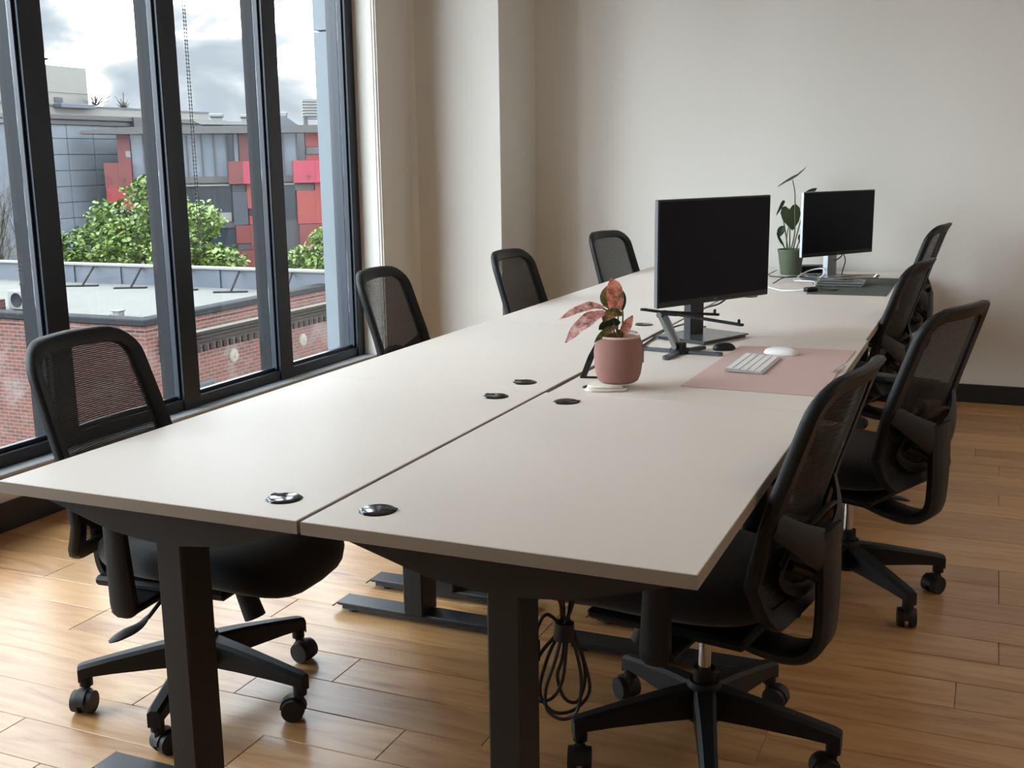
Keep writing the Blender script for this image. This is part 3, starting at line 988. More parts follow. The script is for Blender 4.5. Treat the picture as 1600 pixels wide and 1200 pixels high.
# --- slim black support leaning behind the pot
bm = NB()
add_prism(bm, [(-0.012, 0), (0.006, 0), (0.052, 0.118), (0.042, 0.122), (0.012, 0.066)], -0.003, 0.003, 'Y', 0.0008)
add_box(bm, (-0.012, -0.003, 0), (0.04, 0.012, 0.004), 0.001)
sl = obj('phone_stand', bm, M_gloss)
sl.location = (0.036, 1.425, T0)
sl.rotation_euler = (0, 0, radians(15))
tag(sl, 'slim black angled stand half hidden behind the pink plant pot', 'stand')

# --- monitors
ZG = T0 + 0.0033
def monitor(label, loc, deg, W, H, z0, base, base_deg, m_stand, m_edge, T0=T0):
    mo = thing('monitor', label, 'monitor', (loc[0], loc[1], T0), radians(deg))
    zz = z0 - T0
    bm = NB()
    add_box(bm, (-W / 2, 0.0, zz), (W / 2, 0.018, zz + H), 0.003)
    add_prism(bm, [(-W * 0.36, zz + 0.05), (W * 0.36, zz + 0.05), (W * 0.33, zz + H * 0.8), (-W * 0.33, zz + H * 0.8)], 0.018, 0.048, 'Y', 0.012)
    sh = obj('shell', bm, M_bezel, mo, smooth=False)
    bm = NB()
    add_box(bm, (-W / 2 - 0.0012, 0.003, zz + 0.002), (-W / 2 + 0.0005, 0.017, zz + H - 0.002))
    add_box(bm, (W / 2 - 0.0005, 0.003, zz + 0.002), (W / 2 + 0.0012, 0.017, zz + H - 0.002))
    add_box(bm, (-W / 2, 0.003, zz + H - 0.0005), (W / 2, 0.017, zz + H + 0.0012))
    obj('edge_band', bm, m_edge, mo, smooth=False)
    box_obj('screen', (-W / 2 + 0.006, -0.0012, zz + 0.020), (W / 2 - 0.006, 0.0005, zz + H - 0.006), M_screen, mo)
    bm = NB()
    add_lathe(bm, [(0, 0.0006), (0.010, 0.0006), (0.0105, 0)], 20)
    lg = obj('badge', bm, M_grey_alu, mo)
    lg.location = (0, -0.0003, zz + 0.010)
    lg.rotation_euler = (radians(90), 0, 0)
    lg.scale = (1.0, 0.36, 1)
    # stand, in the monitor frame
    R = Matrix.Rotation(-radians(deg), 3, 'Z')
    b = R @ Vector((base[0] - loc[0], base[1] - loc[1], 0))
    bm = NB()
    add_box(bm, (b.x - 0.034, 0.06, 0.010), (b.x + 0.034, 0.098, zz + H * 0.62), 0.004)
    add_box(bm, (b.x - 0.036, 0.045, zz + H * 0.36), (b.x + 0.036, 0.064, zz + H * 0.62), 0.004)
    obj('stand_column', bm, m_stand, mo, smooth=False)
    bm = NB()
    ro = Matrix.Rotation(radians(base_deg - deg), 3, 'Z')
    add_box(bm, (b.x - 0.122, b.y - 0.10, 0.0), (b.x + 0.122, b.y + 0.10, 0.008), 0.002, ro)
    add_box(bm, (b.x - 0.130, b.y - 0.108, 0.008), (b.x + 0.130, b.y + 0.108, 0.014), 0.0025, ro)
    sb = obj('stand_base', bm, M_grey_alu if m_stand is M_alu else M_basegloss, mo, smooth=False)
    return mo
m1 = monitor('large black monitor turned towards the pink desk mat, standing behind the laptop stand', (0.229, 2.258), 62.1, 0.58, 0.36, 0.833, (0.185, 2.256), 66, M_bezel, M_monedge)
m2 = monitor('smaller black monitor on a silver stand by the back wall, beside the green pot', (0.390, 4.292), 57.7, 0.54, 0.322, 0.832, (0.345, 4.36), 60, M_alu, M_alu, ZG)
# glossy top of the first stand base
# --- folding laptop stand in front of the large monitor
ls = thing('laptop_stand', 'empty grey folding laptop stand with splayed feet in front of large monitor', 'laptop stand', (0.190, 1.930, T0))
def bar(bm, a, b, w, h):
    a, b = Vector(a), Vector(b)
    d = (b - a)
    s = Vector((0, 0, 1)).cross(d).normalized() * (w / 2)
    u = d.cross(s).normalized() * (h / 2)
    if u.z < 0:
        u = -u
    vs = [bm.verts.new(p + i * s + j * u) for p in (a, b) for i, j in ((-1, -1), (1, -1), (1, 1), (-1, 1))]
    for f in ((0, 1, 2, 3), (7, 6, 5, 4), (0, 4, 5, 1), (1, 5, 6, 2), (2, 6, 7, 3), (3, 7, 4, 0)):
        bm.faces.new([vs[k] for k in f])
for e_ in ((-0.128, 0.020), (-0.010, -0.130), (0.132, -0.008), (0.052, 0.098)):
    bm = NB()
    bar(bm, (0, 0, 0.0055), (e_[0], e_[1], 0.0055), 0.024, 0.010)
    add_cyl(bm, (e_[0], e_[1], 0.0005), (e_[0], e_[1], 0.0105), 0.012, 0.012, 14)
    obj('foot', bm, M_grey_alu, ls, angle=30)
bm = NB()
add_cyl(bm, (0, 0, 0.0005), (0, 0, 0.016), 0.034, 0.032, 20)
add_box(bm, (-0.02, -0.018, 0.012), (0.018, 0.018, 0.034), 0.004)
obj('hub', bm, M_plast2, ls, angle=30)
for s in (-0.016, 0.016):
    bm = NB()
    A, B = Vector((-0.010 + s * 0.2, s, 0.024)), Vector((-0.062 + s * 0.2, s, 0.126))
    bar(bm, A, B, 0.020, 0.012)
    for p in (A, B):
        add_cyl(bm, p - Vector((0, 0.011, 0)), p + Vector((0, 0.011, 0)), 0.009, 0.009, 14)
    obj('riser_post', bm, M_alu, ls, angle=30)
bm = NB()
bar(bm, (-0.070, 0, 0.130), (-0.005, 0, 0.128), 0.05, 0.007)
add_cyl(bm, (-0.058, -0.026, 0.128), (-0.058, 0.026, 0.128), 0.009, 0.009, 14)
obj('top_hinge', bm, M_plast2, ls, angle=30)
for e_ in ((0.205, -0.035, 0.108), (0.095, 0.105, 0.118)):
    bm = NB()
    bar(bm, (-0.060, 0.004 if e_[1] > 0 else -0.004, 0.134), e_, 0.020, 0.007)
    add_cyl(bm, (e_[0], e_[1], e_[2] - 0.0035), (e_[0], e_[1], e_[2] + 0.0035), 0.010, 0.010, 12)
    add_box(bm, (e_[0] - 0.010, e_[1] - 0.007, e_[2]), (e_[0] - 0.002, e_[1] + 0.007, e_[2] + 0.018), 0.003)
    obj('support_arm', bm, M_plast2, ls, angle=30)
bm = NB()
bar(bm, (-0.060, -0.004, 0.134), (-0.118, -0.020, 0.142), 0.024, 0.007)
add_cyl(bm, (-0.118, -0.020, 0.1385), (-0.118, -0.020, 0.1455), 0.012, 0.012, 12)
obj('rear_arm', bm, M_plast2, ls, angle=30)

# small dark mouse behind the stand feet
def mouse_bm(L, W, H):
    bm = NB()
    bmesh.ops.create_uvsphere(bm, u_segments=24, v_segments=14, radius=1)
    for v in bm.verts:
        x, y, z = v.co
        x = math.copysign(abs(x) ** 0.8, x)
        y = math.copysign(abs(y) ** 0.75, y)
        v.co = (x * L / 2, y * W / 2, max(0, z) ** 0.8 * H if z > 0 else max(z, -0.12) * H * 0.6 + 0)
    lo = min(v.co.z for v in bm.verts)
    for v in bm.verts:
        v.co.z -= lo
    return bm
o = obj('computer_mouse', mouse_bm(0.075, 0.05, 0.022), M_plast2, None, (0.312, 2.040, T0), angle=70)
o.rotation_euler = (0, 0, radians(30))
tag(o, 'small dark grey mouse beside the laptop stand foot', 'mouse')

# --- pink mat, keyboard, white mouse
bm = NB()
add_prism(bm, [(0.333, 1.398), (0.716, 1.386), (0.722, 2.150), (0.348, 2.128)], 0, 0.0028, 'Z', 0.0008)
tag(obj('desk_mat', bm, M_pinkmat, None, (0, 0, T0), smooth=False), 'pink leather desk mat under the white keyboard', 'desk mat')
ZM = T0 + 0.0031
kb = thing('keyboard', 'slim white wireless keyboard lying on the pink desk mat', 'keyboard', (0.463, 1.771, ZM), radians(-1.0))
bm = NB()
add_prism(bm, [(-0.0575, 0.010), (-0.0565, 0.0025), (0.055, 0.0), (0.0575, 0.0008), (0.0575, 0.0055), (-0.052, 0.0125), (-0.0565, 0.0125)], -0.139, 0.139, 'Y', 0.001)
kbody = obj('case', bm, M_keyalu, kb, smooth=False)
kmesh = {}
rows_ = [(14, None), (14, None), (13, None), (12, None), (0, [0.016, 0.016, 0.018, 0.020, 0.092, 0.020, 0.016, 0.016, 0.016, 0.016])]
for r in range(5):
    xx = -0.0435 + 0.0212 * r
    zt = 0.0122 - (xx + 0.052) * 0.0066 / 0.1095
    nk, ws = rows_[r]
    if not ws:
        ws = [0.0165] * nk
        extra = 0.270 - nk * 0.0190 - 0.0025 * 0
        ws[-1 if r else 0] += max(0, extra)
        if r == 2:
            ws[0] += 0.006; ws[-1] -= 0.006
        if r == 3:
            ws[0] += 0.02; ws[-1] -= 0.02
    gap = (0.270 - sum(ws)) / (len(ws) - 1)
    yy = -0.135
    for w_ in ws:
        key = round(w_, 4)
        if key not in kmesh:
            bm = NB()
            add_box(bm, (-0.0086, -w_ / 2, 0), (0.0086, w_ / 2, 0.0022), 0.0008)
            me = bpy.data.meshes.new('key')
            bm.to_mesh(me); bm.free()
            me.materials.append(M_white)
            kmesh[key] = me
        k = bpy.data.objects.new('key', kmesh[key])
        col.objects.link(k)
        k.parent = kb
        k.location = (xx, yy + w_ / 2, zt)
        k.rotation_euler = (0, radians(3.4), 0)
        yy += w_ + gap
o = obj('computer_mouse', mouse_bm(0.113, 0.057, 0.021), M_white, None, (0.507, 1.998, ZM), angle=70)
o.rotation_euler = (0, 0, radians(-10))
tag(o, 'flat white wireless mouse on the pink desk mat', 'mouse')
bm = NB()
add_tube(bm, spline([(0.700, 1.725, ZM + 0.002), (0.708, 1.79, ZM + 0.003), (0.722, 1.842, ZM + 0.006), (0.728, 1.835, ZM + 0.006), (0.722, 1.78, ZM + 0.003), (0.712, 1.72, ZM + 0.002)], 5), 0.0022, 6)
tag(obj('cord_loop', bm, M_wcable), 'pale loop of thin cord on the right edge of pink mat', 'cord')

# --- green mat and what stands round it
bm = NB()
add_prism(bm, [(0.330, 3.672), (0.684, 3.690), (0.682, 4.462), (0.322, 4.445)], 0, 0.003, 'Z', 0.0008)
tag(obj('desk_mat', bm, M_greenmat, None, (0, 0, T0), smooth=False), 'dark green desk mat under the closed silver laptop', 'desk mat')
ZG = T0 + 0.0033
lap = thing('laptop', 'closed silver laptop lying on the green desk mat beneath a clear riser', 'laptop', (0.440, 4.060, ZG), radians(0))
bm = NB()
add_box(bm, (-0.112, -0.075, 0.0), (0.105, 0.105, 0.011), 0.004, None, 2)
obj('body', bm, M_alu, lap, smooth=False)
bm = NB()
add_box(bm, (-0.112, -0.075, 0.0115), (0.105, 0.105, 0.022), 0.005, None, 2)
obj('lid', bm, M_alu, lap, smooth=False)
rs = thing('laptop_riser', 'folded silver laptop riser with rounded prongs lying on the closed laptop', 'laptop stand', (0.440, 4.060, ZG + 0.0225), radians(0))
bm = NB()
for s in (0.0, 0.075):
    loop = spline([(-0.09, -0.03 + s, 0.006), (0.02, -0.045 + s, 0.016), (0.14, -0.03 + s, 0.022), (0.168, 0.0 + s, 0.022), (0.14, 0.02 + s, 0.022), (0.02, 0.015 + s, 0.016), (-0.09, 0.0 + s, 0.006)], 5)
    add_tube(bm, loop, 0.0045, 8)
obj('prong', bm, M_chrome, rs)
bm = NB()
add_box(bm, (-0.10, -0.055, 0.0), (0.06, 0.095, 0.008), 0.003)
add_box(bm, (-0.085, -0.04, 0.008), (0.03, 0.02, 0.018), 0.003)
add_box(bm, (-0.085, 0.035, 0.008), (0.03, 0.085, 0.018), 0.003)
obj('plate', bm, M_alu, rs, smooth=False)
bm = NB()
add_cyl(bm, (-0.10, -0.05, 0.010), (-0.10, 0.12, 0.010), 0.009, 0.009, 14)
obj('hinge', bm, M_chrome, rs)
bm = NB()
add_box(bm, (-0.085, -0.055, 0), (0.085, 0.055, 0.038), 0.006)
add_box(bm, (-0.08, -0.0555, 0.010), (0.08, -0.0545, 0.013))
dk = obj('docking_station', bm, M_plast, None, (0.225, 4.700, T0), smooth=False)
dk.rotation_euler = (0, 0, radians(18))
tag(dk, 'low black box beside the green pot at the wall', 'docking box')
bm = NB()
add_box(bm, (-0.034, -0.016, 0), (0.034, 0.016, 0.021), 0.006, None, 2)
ad = obj('cable_adapter', bm, M_plast2, None, (0.338, 3.750, ZG), angle=40)
ad.rotation_euler = (0, 0, radians(52))
tag(ad, 'dark grey cable adapter at the near left corner of green mat', 'adapter')
def cable(name, pts, r, m, label, cat='cable'):
    bm = NB()
    add_tube(bm, spline(pts, 6), r, 7)
    tag(obj(name, bm, m), label, cat)
cz = T0 + 0.0035
cable('charging_cable', [(0.080, 3.98, cz), (0.13, 3.86, cz), (0.20, 3.76, cz), (0.26, 3.73, cz + 0.004), (0.315, 3.733, ZG + 0.011)], 0.0038, M_wcable, 'thick white cable running from behind large monitor to the adapter')
cable('charging_cable', [(0.352, 3.78, ZG + 0.014), (0.330, 3.90, ZG + 0.03), (0.25, 4.02, cz + 0.02), (0.20, 4.14, cz + 0.012), (0.24, 4.30, cz + 0.04), (0.310, 4.31, ZG + 0.055), (0.345, 4.20, ZG + 0.04)], 0.0034, M_wcable, 'white cable looping up from the adapter to the silver riser')
cable('power_cable', [(0.110, 4.05, cz), (0.14, 4.20, cz + 0.015), (0.23, 4.22, cz + 0.02), (0.30, 4.05, ZG + 0.012), (0.37, 3.86, ZG + 0.004), (0.43, 3.80, ZG + 0.004), (0.45, 3.84, ZG + 0.004), (0.42, 3.86, ZG + 0.004)], 0.0028, M_cable, 'thin black cable curling over the green mat corner')
cable('power_cable', [(0.02, 4.42, cz), (0.05, 4.38, cz), (0.13, 4.36, cz), (0.20, 4.45, cz), (0.26, 4.56, cz), (0.28, 4.62, cz)], 0.003, M_cable, 'black cable running round the foot of the green pot')
cable('power_cable', [(0.25, 4.30, cz), (0.28, 4.38, cz + 0.02), (0.27, 4.46, cz + 0.006), (0.22, 4.40, cz + 0.012), (0.30, 4.34, cz + 0.02), (0.31, 4.42, cz)], 0.0028, M_cable, 'tangle of thin black cable left of the silver riser')
cable('video_cable', [(0.410, 4.300, 0.836), (0.395, 4.33, 0.815), (0.345, 4.40, 0.785), (0.285, 4.50, 0.752), (0.26, 4.60, 0.742)], 0.0034, M_cable, 'black cable drooping from the smaller monitor to the black box')
cable('video_cable', [(0.415, 4.305, 0.836), (0.420, 4.35, 0.80), (0.405, 4.40, 0.75), (0.39, 4.46, cz)], 0.0028, M_cable, 'black cable dropping from smaller monitor behind the riser')
cable('video_cable', [(0.265, 2.320, 0.846), (0.225, 2.33, 0.815), (0.16, 2.36, 0.79), (0.11, 2.38, 0.74), (0.03, 2.36, cz + 0.006), (0.030, 2.15, cz), (0.045, 1.95, cz), (0.075, 1.72, cz), (0.11, 1.50, cz)], 0.0034, M_cable, 'black cable from the large monitor running to behind the pink pot')

# --- green pot with a broad-leaved climbing plant
gp = thing('potted_plant', 'olive green pot with heart-leaved plant on tall stems by the back wall', 'plant', (0.112, 4.545, T0), radians(23.4))
bm = NB()
add_lathe(bm, [(0.0, 0.0), (0.050, 0.0), (0.053, 0.004), (0.0685, 0.122), (0.0715, 0.124), (0.0720, 0.136), (0.068, 0.137), (0.066, 0.118), (0.0, 0.116)], 36)
obj('pot', bm, M_greenpot, gp)
bm = NB()
add_lathe(bm, [(0.0, 0.124), (0.04, 0.123), (0.0665, 0.120), (0.0665, 0.1165), (0.0, 0.1165)], 30)
obj('soil', bm, M_soil, gp)
gs = [
    [(-0.004, 0, 0.12), (0.010, -0.02, 0.22), (0.006, -0.024, 0.36), (0.004, -0.02, 0.44), (-0.008, -0.01, 0.505)],
    [(-0.008, 0, 0.12), (-0.010, 0.0, 0.20), (-0.012, -0.004, 0.30), (-0.010, -0.002, 0.345)],
    [(0.010, 0.006, 0.12), (0.030, 0.02, 0.20), (0.060, 0.03, 0.31), (0.086, 0.035, 0.40)],
    [(-0.020, 0.004, 0.12), (-0.026, 0.0, 0.20), (-0.014, -0.002, 0.285)],
    [(-0.016, 0, 0.12), (-0.03, 0.01, 0.22), (-0.050, 0.02, 0.33), (-0.056, 0.02, 0.36)],
    [(0.022, 0.0, 0.12), (0.036, -0.01, 0.17), (0.046, -0.014, 0.20)],
    [(-0.022, 0, 0.12), (-0.045, 0.0, 0.16), (-0.065, 0.0, 0.19)],
]
bm = NB()
for s in gs:
    sp_ = spline(s, 5)
    add_tube(bm, sp_, [0.0042 - 0.0018 * k / (len(sp_) - 1) for k in range(len(sp_))], 7)
obj('stem', bm, M_stemg, gp)
add_leaf(gp, [(0.058, 0.03, 0.560), (0.020, 0.0, 0.525), (-0.030, -0.03, 0.507), (-0.100, -0.05, 0.470)], 0.060, M_leafg, up=(-0.28, 0.35, 0.9), fold=0.06, heart=True)
bm = NB()   # broad heart blade facing the room
hp = [(0, 0.0), (0.018, 0.022), (0.040, 0.026), (0.058, 0.008), (0.062, -0.025), (0.050, -0.065), (0.022, -0.105), (0.010, -0.115), (-0.018, -0.085), (-0.042, -0.055), (-0.052, -0.020), (-0.042, 0.012), (-0.022, 0.018)]
add_prism(bm, hp, -0.0004, 0.0004, 'Y')
lf = obj('leaf', bm, M_leafg, gp, (-0.018, -0.006, 0.350), angle=60)
lf.rotation_euler = (radians(-12), 0, radians(8))
add_leaf(gp, [(0.080, 0.035, 0.385), (0.096, 0.032, 0.43), (0.135, 0.03, 0.46)], 0.034, M_leafg, up=(-0.6, -0.5, 0.6), fold=0.1, heart=True)
add_leaf(gp, [(0.082, 0.035, 0.375), (0.090, 0.030, 0.398), (0.120, 0.03, 0.41)], 0.022, M_leafg, up=(-0.6, -0.6, 0.3), fold=0.1, heart=True)
add_leaf(gp, [(-0.040, 0.02, 0.395), (-0.056, 0.02, 0.365), (-0.082, 0.02, 0.315)], 0.020, M_leafg, up=(-0.5, 0.6, 0.5), fold=0.1, heart=True)
bm = NB()
add_prism(bm, [(p[0] * 0.38, p[1] * 0.38) for p in hp], -0.0004, 0.0004, 'Y')
lf = obj('leaf', bm, M_leafg, gp, (0.052, -0.014, 0.208), angle=60)
lf.rotation_euler = (radians(-8), radians(20), 0)
add_leaf(gp, [(-0.040, 0, 0.155), (-0.062, 0, 0.185), (-0.082, 0, 0.225)], 0.010, M_leafg, up=(0.5, -0.8, 0.2), fold=0.2)
add_leaf(gp, [(-0.040, 0.0, 0.26), (-0.056, 0.01, 0.235), (-0.066, 0.01, 0.20)], 0.020, M_leafg, up=(-0.3, -0.9, 0.2), fold=0.1)

# --- coil of black cables hanging under the front right desk
cb = thing('cable_bundle', 'coil of black cables hanging under the bare right front desk', 'cables', (0.392, 0.30, 0.43), radians(23.4))
cbl = [
    [(-0.006, 0, 0.0), (-0.045, 0, -0.05), (-0.066, 0.004, -0.11), (-0.050, 0.004, -0.148), (-0.020, 0, -0.140), (0.0, 0, -0.10), (0.008, -0.004, -0.02)],
    [(-0.004, 0.004, 0.0), (-0.030, 0.006, -0.06), (-0.045, 0.004, -0.13), (-0.020, 0, -0.170), (0.020, 0, -0.168), (0.052, 0, -0.13), (0.044, 0, -0.07), (0.020, 0.004, 0.0)],
    [(0.0, -0.006, 0.0), (-0.016, -0.008, -0.06), (-0.034, -0.006, -0.12), (-0.030, -0.004, -0.165), (0.0, -0.004, -0.185), (0.028, -0.006, -0.165), (0.036, -0.006, -0.10), (0.024, -0.004, -0.03), (0.010, 0, 0.01)],
    [(0.006, 0.008, 0.0), (0.0, 0.01, -0.06), (-0.010, 0.008, -0.10), (0.004, 0.006, -0.145), (0.030, 0.004, -0.150), (0.044, 0.004, -0.10), (0.034, 0.006, -0.04), (0.012, 0.006, 0.005)],
    [(0.0, 0, 0.01), (-0.03, 0, 0.035), (-0.048, 0, 0.010), (-0.050, 0.0, -0.02)],
]
up_ = [
    [(0.0, 0, 0.0), (-0.004, 0, 0.06), (-0.012, 0, 0.13), (-0.014, 0, 0.238)],
    [(0.004, 0.006, 0.0), (0.002, 0.004, 0.07), (-0.002, 0, 0.14), (0.0, 0, 0.238)],
    [(-0.02, 0, -0.02), (0.010, 0, 0.03), (0.034, 0, 0.10), (0.046, 0, 0.16), (0.052, 0, 0.238)],
    [(-0.004, -0.006, 0.0), (0.018, -0.004, 0.05), (0.030, -0.002, 0.12), (0.030, 0, 0.238)],
    [(0.012, 0, 0.0), (0.016, 0.004, 0.06), (0.044, 0.004, 0.14), (0.068, 0, 0.238)],
    [(0.006, -0.004, 0.02), (-0.010, -0.006, 0.08), (-0.024, -0.004, 0.14), (-0.020, 0, 0.238)],
]
for s in cbl + up_:
    bm = NB()
    add_tube(bm, spline(s, 6), 0.0036 if s in cbl else 0.003, 7)
    obj('cable', bm, M_cable, cb)
bm = NB()
add_cyl(bm, (0.002, 0, -0.016), (0.004, 0, 0.018), 0.021, 0.019, 14)
obj('cable_tie', bm, M_rubber, cb)
bm = NB()
add_box(bm, (-0.060, -0.007, -0.062), (-0.044, 0.007, -0.018), 0.003)
obj('plug', bm, M_plast, cb)
# ================================================================== OUTSIDE
GZ = -9.5
g = struct(box_obj('ground', (-140, -60, GZ - 0.3), (-2.6, 140, GZ), M_ground))
# --- old brick building across the street, flat roof
bb = thing('brick_building', 'old low red brick building with flat grey roof just outside the window', 'building', (-14, 15.33, GZ))
RZ = -1.87 - GZ
bm = NB()
add_box(bm, (-19, 0.0, 0), (0, 9, RZ))
add_box(bm, (-19, 0.0, RZ - 0.01), (0, 0.30, RZ + 0.12))
add_box(bm, (-0.30, 0.30, RZ - 0.01), (0, 9, RZ + 0.12))
obj('brick_wall', bm, M_brick, bb, smooth=False)
box_obj('roof_deck', (-18.9, 0.31, RZ), (-0.31, 8.9, RZ + 0.02), M_roof, bb)
bm = NB()
add_box(bm, (-19.04, -0.05, RZ + 0.10), (0.05, 0.33, RZ + 0.235), 0.02)
add_box(bm, (-0.33, 0.33, RZ + 0.10), (0.05, 9, RZ + 0.235), 0.02)
obj('roof_cap', bm, M_cap, bb, smooth=False)
bm = NB()
add_box(bm, (0.0, 0.35, -2.10 - GZ), (0.09, 9, -2.05 - GZ), 0.01)
obj('string_course', bm, M_plate, bb, smooth=False)
bm = NB()
for k in range(4):
    add_box(bm, (0.0, 0.35, -2.16 - GZ - 0.075 * k), (0.075 - 0.016 * k, 9, -2.10 - GZ - 0.075 * k - 0.008))
obj('cornice_band', bm, M_sooty, bb, smooth=False)
bm = NB()
yy = 0.36
while yy < 8.8:
    add_box(bm, (0.0, yy, -2.53 - GZ), (0.05, yy + 0.11, -2.40 - GZ))
    yy += 0.22
dt = obj('dentils', bm, M_sooty, bb, smooth=False)
dt['kind'] = 'stuff'
for ry, rz in ((18.03, -2.79), (20.71, -2.85), (23.4, -2.85)):
    bm = NB()
    add_lathe(bm, [(0, 0.07), (0.03, 0.07), (0.05, 0.045), (0.12, 0.04), (0.15, 0.02), (0.155, 0)], 24)
    r = obj('anchor_plate', bm, M_plate, bb)
    r.location = (0.0, ry - 15.33, rz - GZ)
    r.rotation_euler = (0, radians(90), 0)
for wy, wz, ww in ((16.55, -3.15, 0.8), (18.92, -3.34, 0.9), (21.15, -3.30, 1.0)):
    fr = box_obj('window', (-0.02, wy - 15.33, wz - GZ - 1.6), (0.03, wy - 15.33 + ww, wz - GZ), M_dark, bb, 0.01)
    box_obj('pane', (0.03, wy - 15.33 + 0.07, wz - GZ - 1.5), (0.036, wy - 15.33 + ww - 0.07, wz - GZ - 0.07), M_dglass, fr)
# far parapet with its braces
bm = NB()
add_box(bm, (-19, 6.67, RZ), (0, 6.82, RZ + 0.50))
for k in range(12):
    add_box(bm, (-18.2 + 1.65 * k - 0.04, 6.63, RZ), (-18.2 + 1.65 * k + 0.04, 6.68, RZ + 0.5))
obj('rear_parapet', bm, M_parapet, bb, smooth=False)
box_obj('parapet_cap', (-19, 6.58, RZ + 0.50), (0, 6.90, RZ + 0.56), M_acwhite, bb, 0.01)
for xb in (-23.18, -21.53, -19.88, -18.23, -16.68, -15.06):
    bm = NB()
    x = xb + 14
    add_tube(bm, [(x, 6.62, RZ + 0.47), (x + 0.26, 5.90, RZ + 0.05)], 0.028, 6)
    add_box(bm, (x + 0.26 - 0.42, 5.80, RZ + 0.02), (x + 0.26 + 0.42, 5.96, RZ + 0.055), 0, Matrix.Rotation(radians(24), 3, 'Z'))
    obj('brace', bm, M_cap, bb, smooth=False)
ac = thing('air_conditioner', 'white outdoor air conditioner unit on the brick building roof', 'air conditioner', (-18.86, 16.95, -1.85))
bm = NB()
add_box(bm, (-0.30, -0.16, 0.03), (0.30, 0.16, 0.46), 0.02)
for s in (-0.2, 0.2):
    add_box(bm, (s - 0.04, -0.16, 0), (s + 0.04, 0.16, 0.03))
obj('casing', bm, M_acwhite, ac, smooth=False)
bm = NB()
add_lathe(bm, [(0, 0.006), (0.14, 0.006), (0.155, 0.014), (0.165, 0.0)], 24)
f_ = obj('fan_grille', bm, M_fin, ac)
f_.location = (-0.04, -0.16, 0.245)
f_.rotation_euler = (radians(90), 0, 0)
vt = thing('roof_vent', 'small white roof vent box on the flat roof edge', 'vent', (-15.95, 16.75, -1.85))
box_obj('vent_body', (-0.09, -0.09, 0), (0.09, 0.09, 0.12), M_acwhite, vt, 0.01)
bm = NB()
add_box(bm, (-0.11, -0.11, 0.12), (0.11, 0.11, 0.15), 0.008)
add_tube(bm, [(-0.12, 0, 0.01), (-0.2, 0, 0.05), (-0.30, 0.0, 0.01)], 0.015, 6)
obj('vent_cap', bm, M_acwhite, vt, smooth=False)
uw = box_obj('chimney_stack', (-20.3, 16.4, -1.85), (-19.35, 16.9, -1.60), M_brick, None, 0.01)
tag(uw, 'low red brick chimney stub on the roof beside air conditioner', 'chimney')

# --- trees
def tree(label, blobs, n_leaf, size, trunk, m_leaf, seed):
    rr = random.Random(seed)
    t = thing('maple_tree', label, 'tree', (trunk[0], trunk[1], GZ))
    o = Vector((trunk[0], trunk[1], GZ))
    bm = NB()
    top = Vector((trunk[0], trunk[1], trunk[2]))
    add_tube(bm, [Vector((0, 0, 0)), (top - o) * 0.6 + Vector((0.1, 0, 0)), top - o], [0.28, 0.2, 0.12], 8)
    for c, r in blobs:
        e_ = Vector(c) - o
        s = (top - o) * rr.uniform(0.62, 0.95)
        add_tube(bm, spline([s, (s + e_) / 2 + Vector((rr.uniform(-.3, .3), rr.uniform(-.3, .3), 0.25)), e_], 4), [0.09 - 0.07 * k / 8 for k in range(9)], 5)
    obj('trunk', bm, M_bark, t)
    verts, faces = [], []
    tot = sum(r ** 2 for c, r in blobs)
    for c, r in blobs:
        c = Vector(c) - o
        n = int(n_leaf * r * r / tot)
        for k in range(n):
            d = Vector((rr.gauss(0, 1), rr.gauss(0, 1), rr.gauss(0, 1))).normalized()
            bump = 0.62 + 0.5 * noise.noise(d * 2.3 + c)
            p = c + Vector((d.x, d.y, d.z * 0.85)) * r * (bump + 0.35 * rr.random() ** 0.6) 
            s = size * rr.uniform(0.6, 1.25)
            q = Euler((rr.uniform(-0.9, 0.9), rr.uniform(-0.9, 0.9), rr.uniform(0, 6.3))).to_matrix()
            i0 = len(verts)
            for x, y, z in ((-0.5, 0, 0.06), (-0.12, -0.34, 0), (0.5, -0.12, -0.12), (0.62, 0.1, -0.16), (0.12, 0.4, 0), (-0.3, 0.3, 0.03)):
                verts.append(p + q @ Vector((x * s, y * s, z * s)))
            faces.append((i0, i0 + 1, i0 + 2, i0 + 3, i0 + 4, i0 + 5))
    me = bpy.data.meshes.new('foliage')
    me.from_pydata(verts, [], faces)
    me.materials.append(m_leaf)
    f = bpy.data.objects.new('foliage', me)
    col.objects.link(f)
    f.parent = t
    f['kind'] = 'stuff'
    return t
def blob(px, py, r, Y, base):   # helper only to keep the list short: offsets in metres from a base point
    return ((base[0] + px, Y, base[1] + py), r)
B1 = (-26.6, -1.2)
tree('big bright green maple tree in front of the grey panelled building', [
    blob(-0.1, 1.5, 0.75, 30.2, B1), blob(-1.6, 0.5, 0.9, 30.0, B1), blob(-2.8, -0.5, 0.9, 29.6, B1), blob(0.6, 0.6, 1.1, 30.4, B1),
    blob(-0.6, -0.3, 1.2, 29.6, B1), blob(1.9, 0.5, 0.8, 30.6, B1), blob(1.4, -0.6, 1.2, 29.8, B1), blob(2.9, -0.9, 0.8, 30.4, B1),
    blob(-2.0, -1.6, 1.2, 29.6, B1), blob(0.3, -1.7, 1.3, 29.6, B1), blob(2.4, -1.9, 1.2, 30.0, B1), blob(-3.6, -1.4, 0.8, 29.8, B1), blob(3.7, -1.7, 0.7, 30.2, B1)],
    20000, 0.17, (-26.4, 30.0, -1.0), M_tree, 3)
B2 = (-18.2, -1.9)
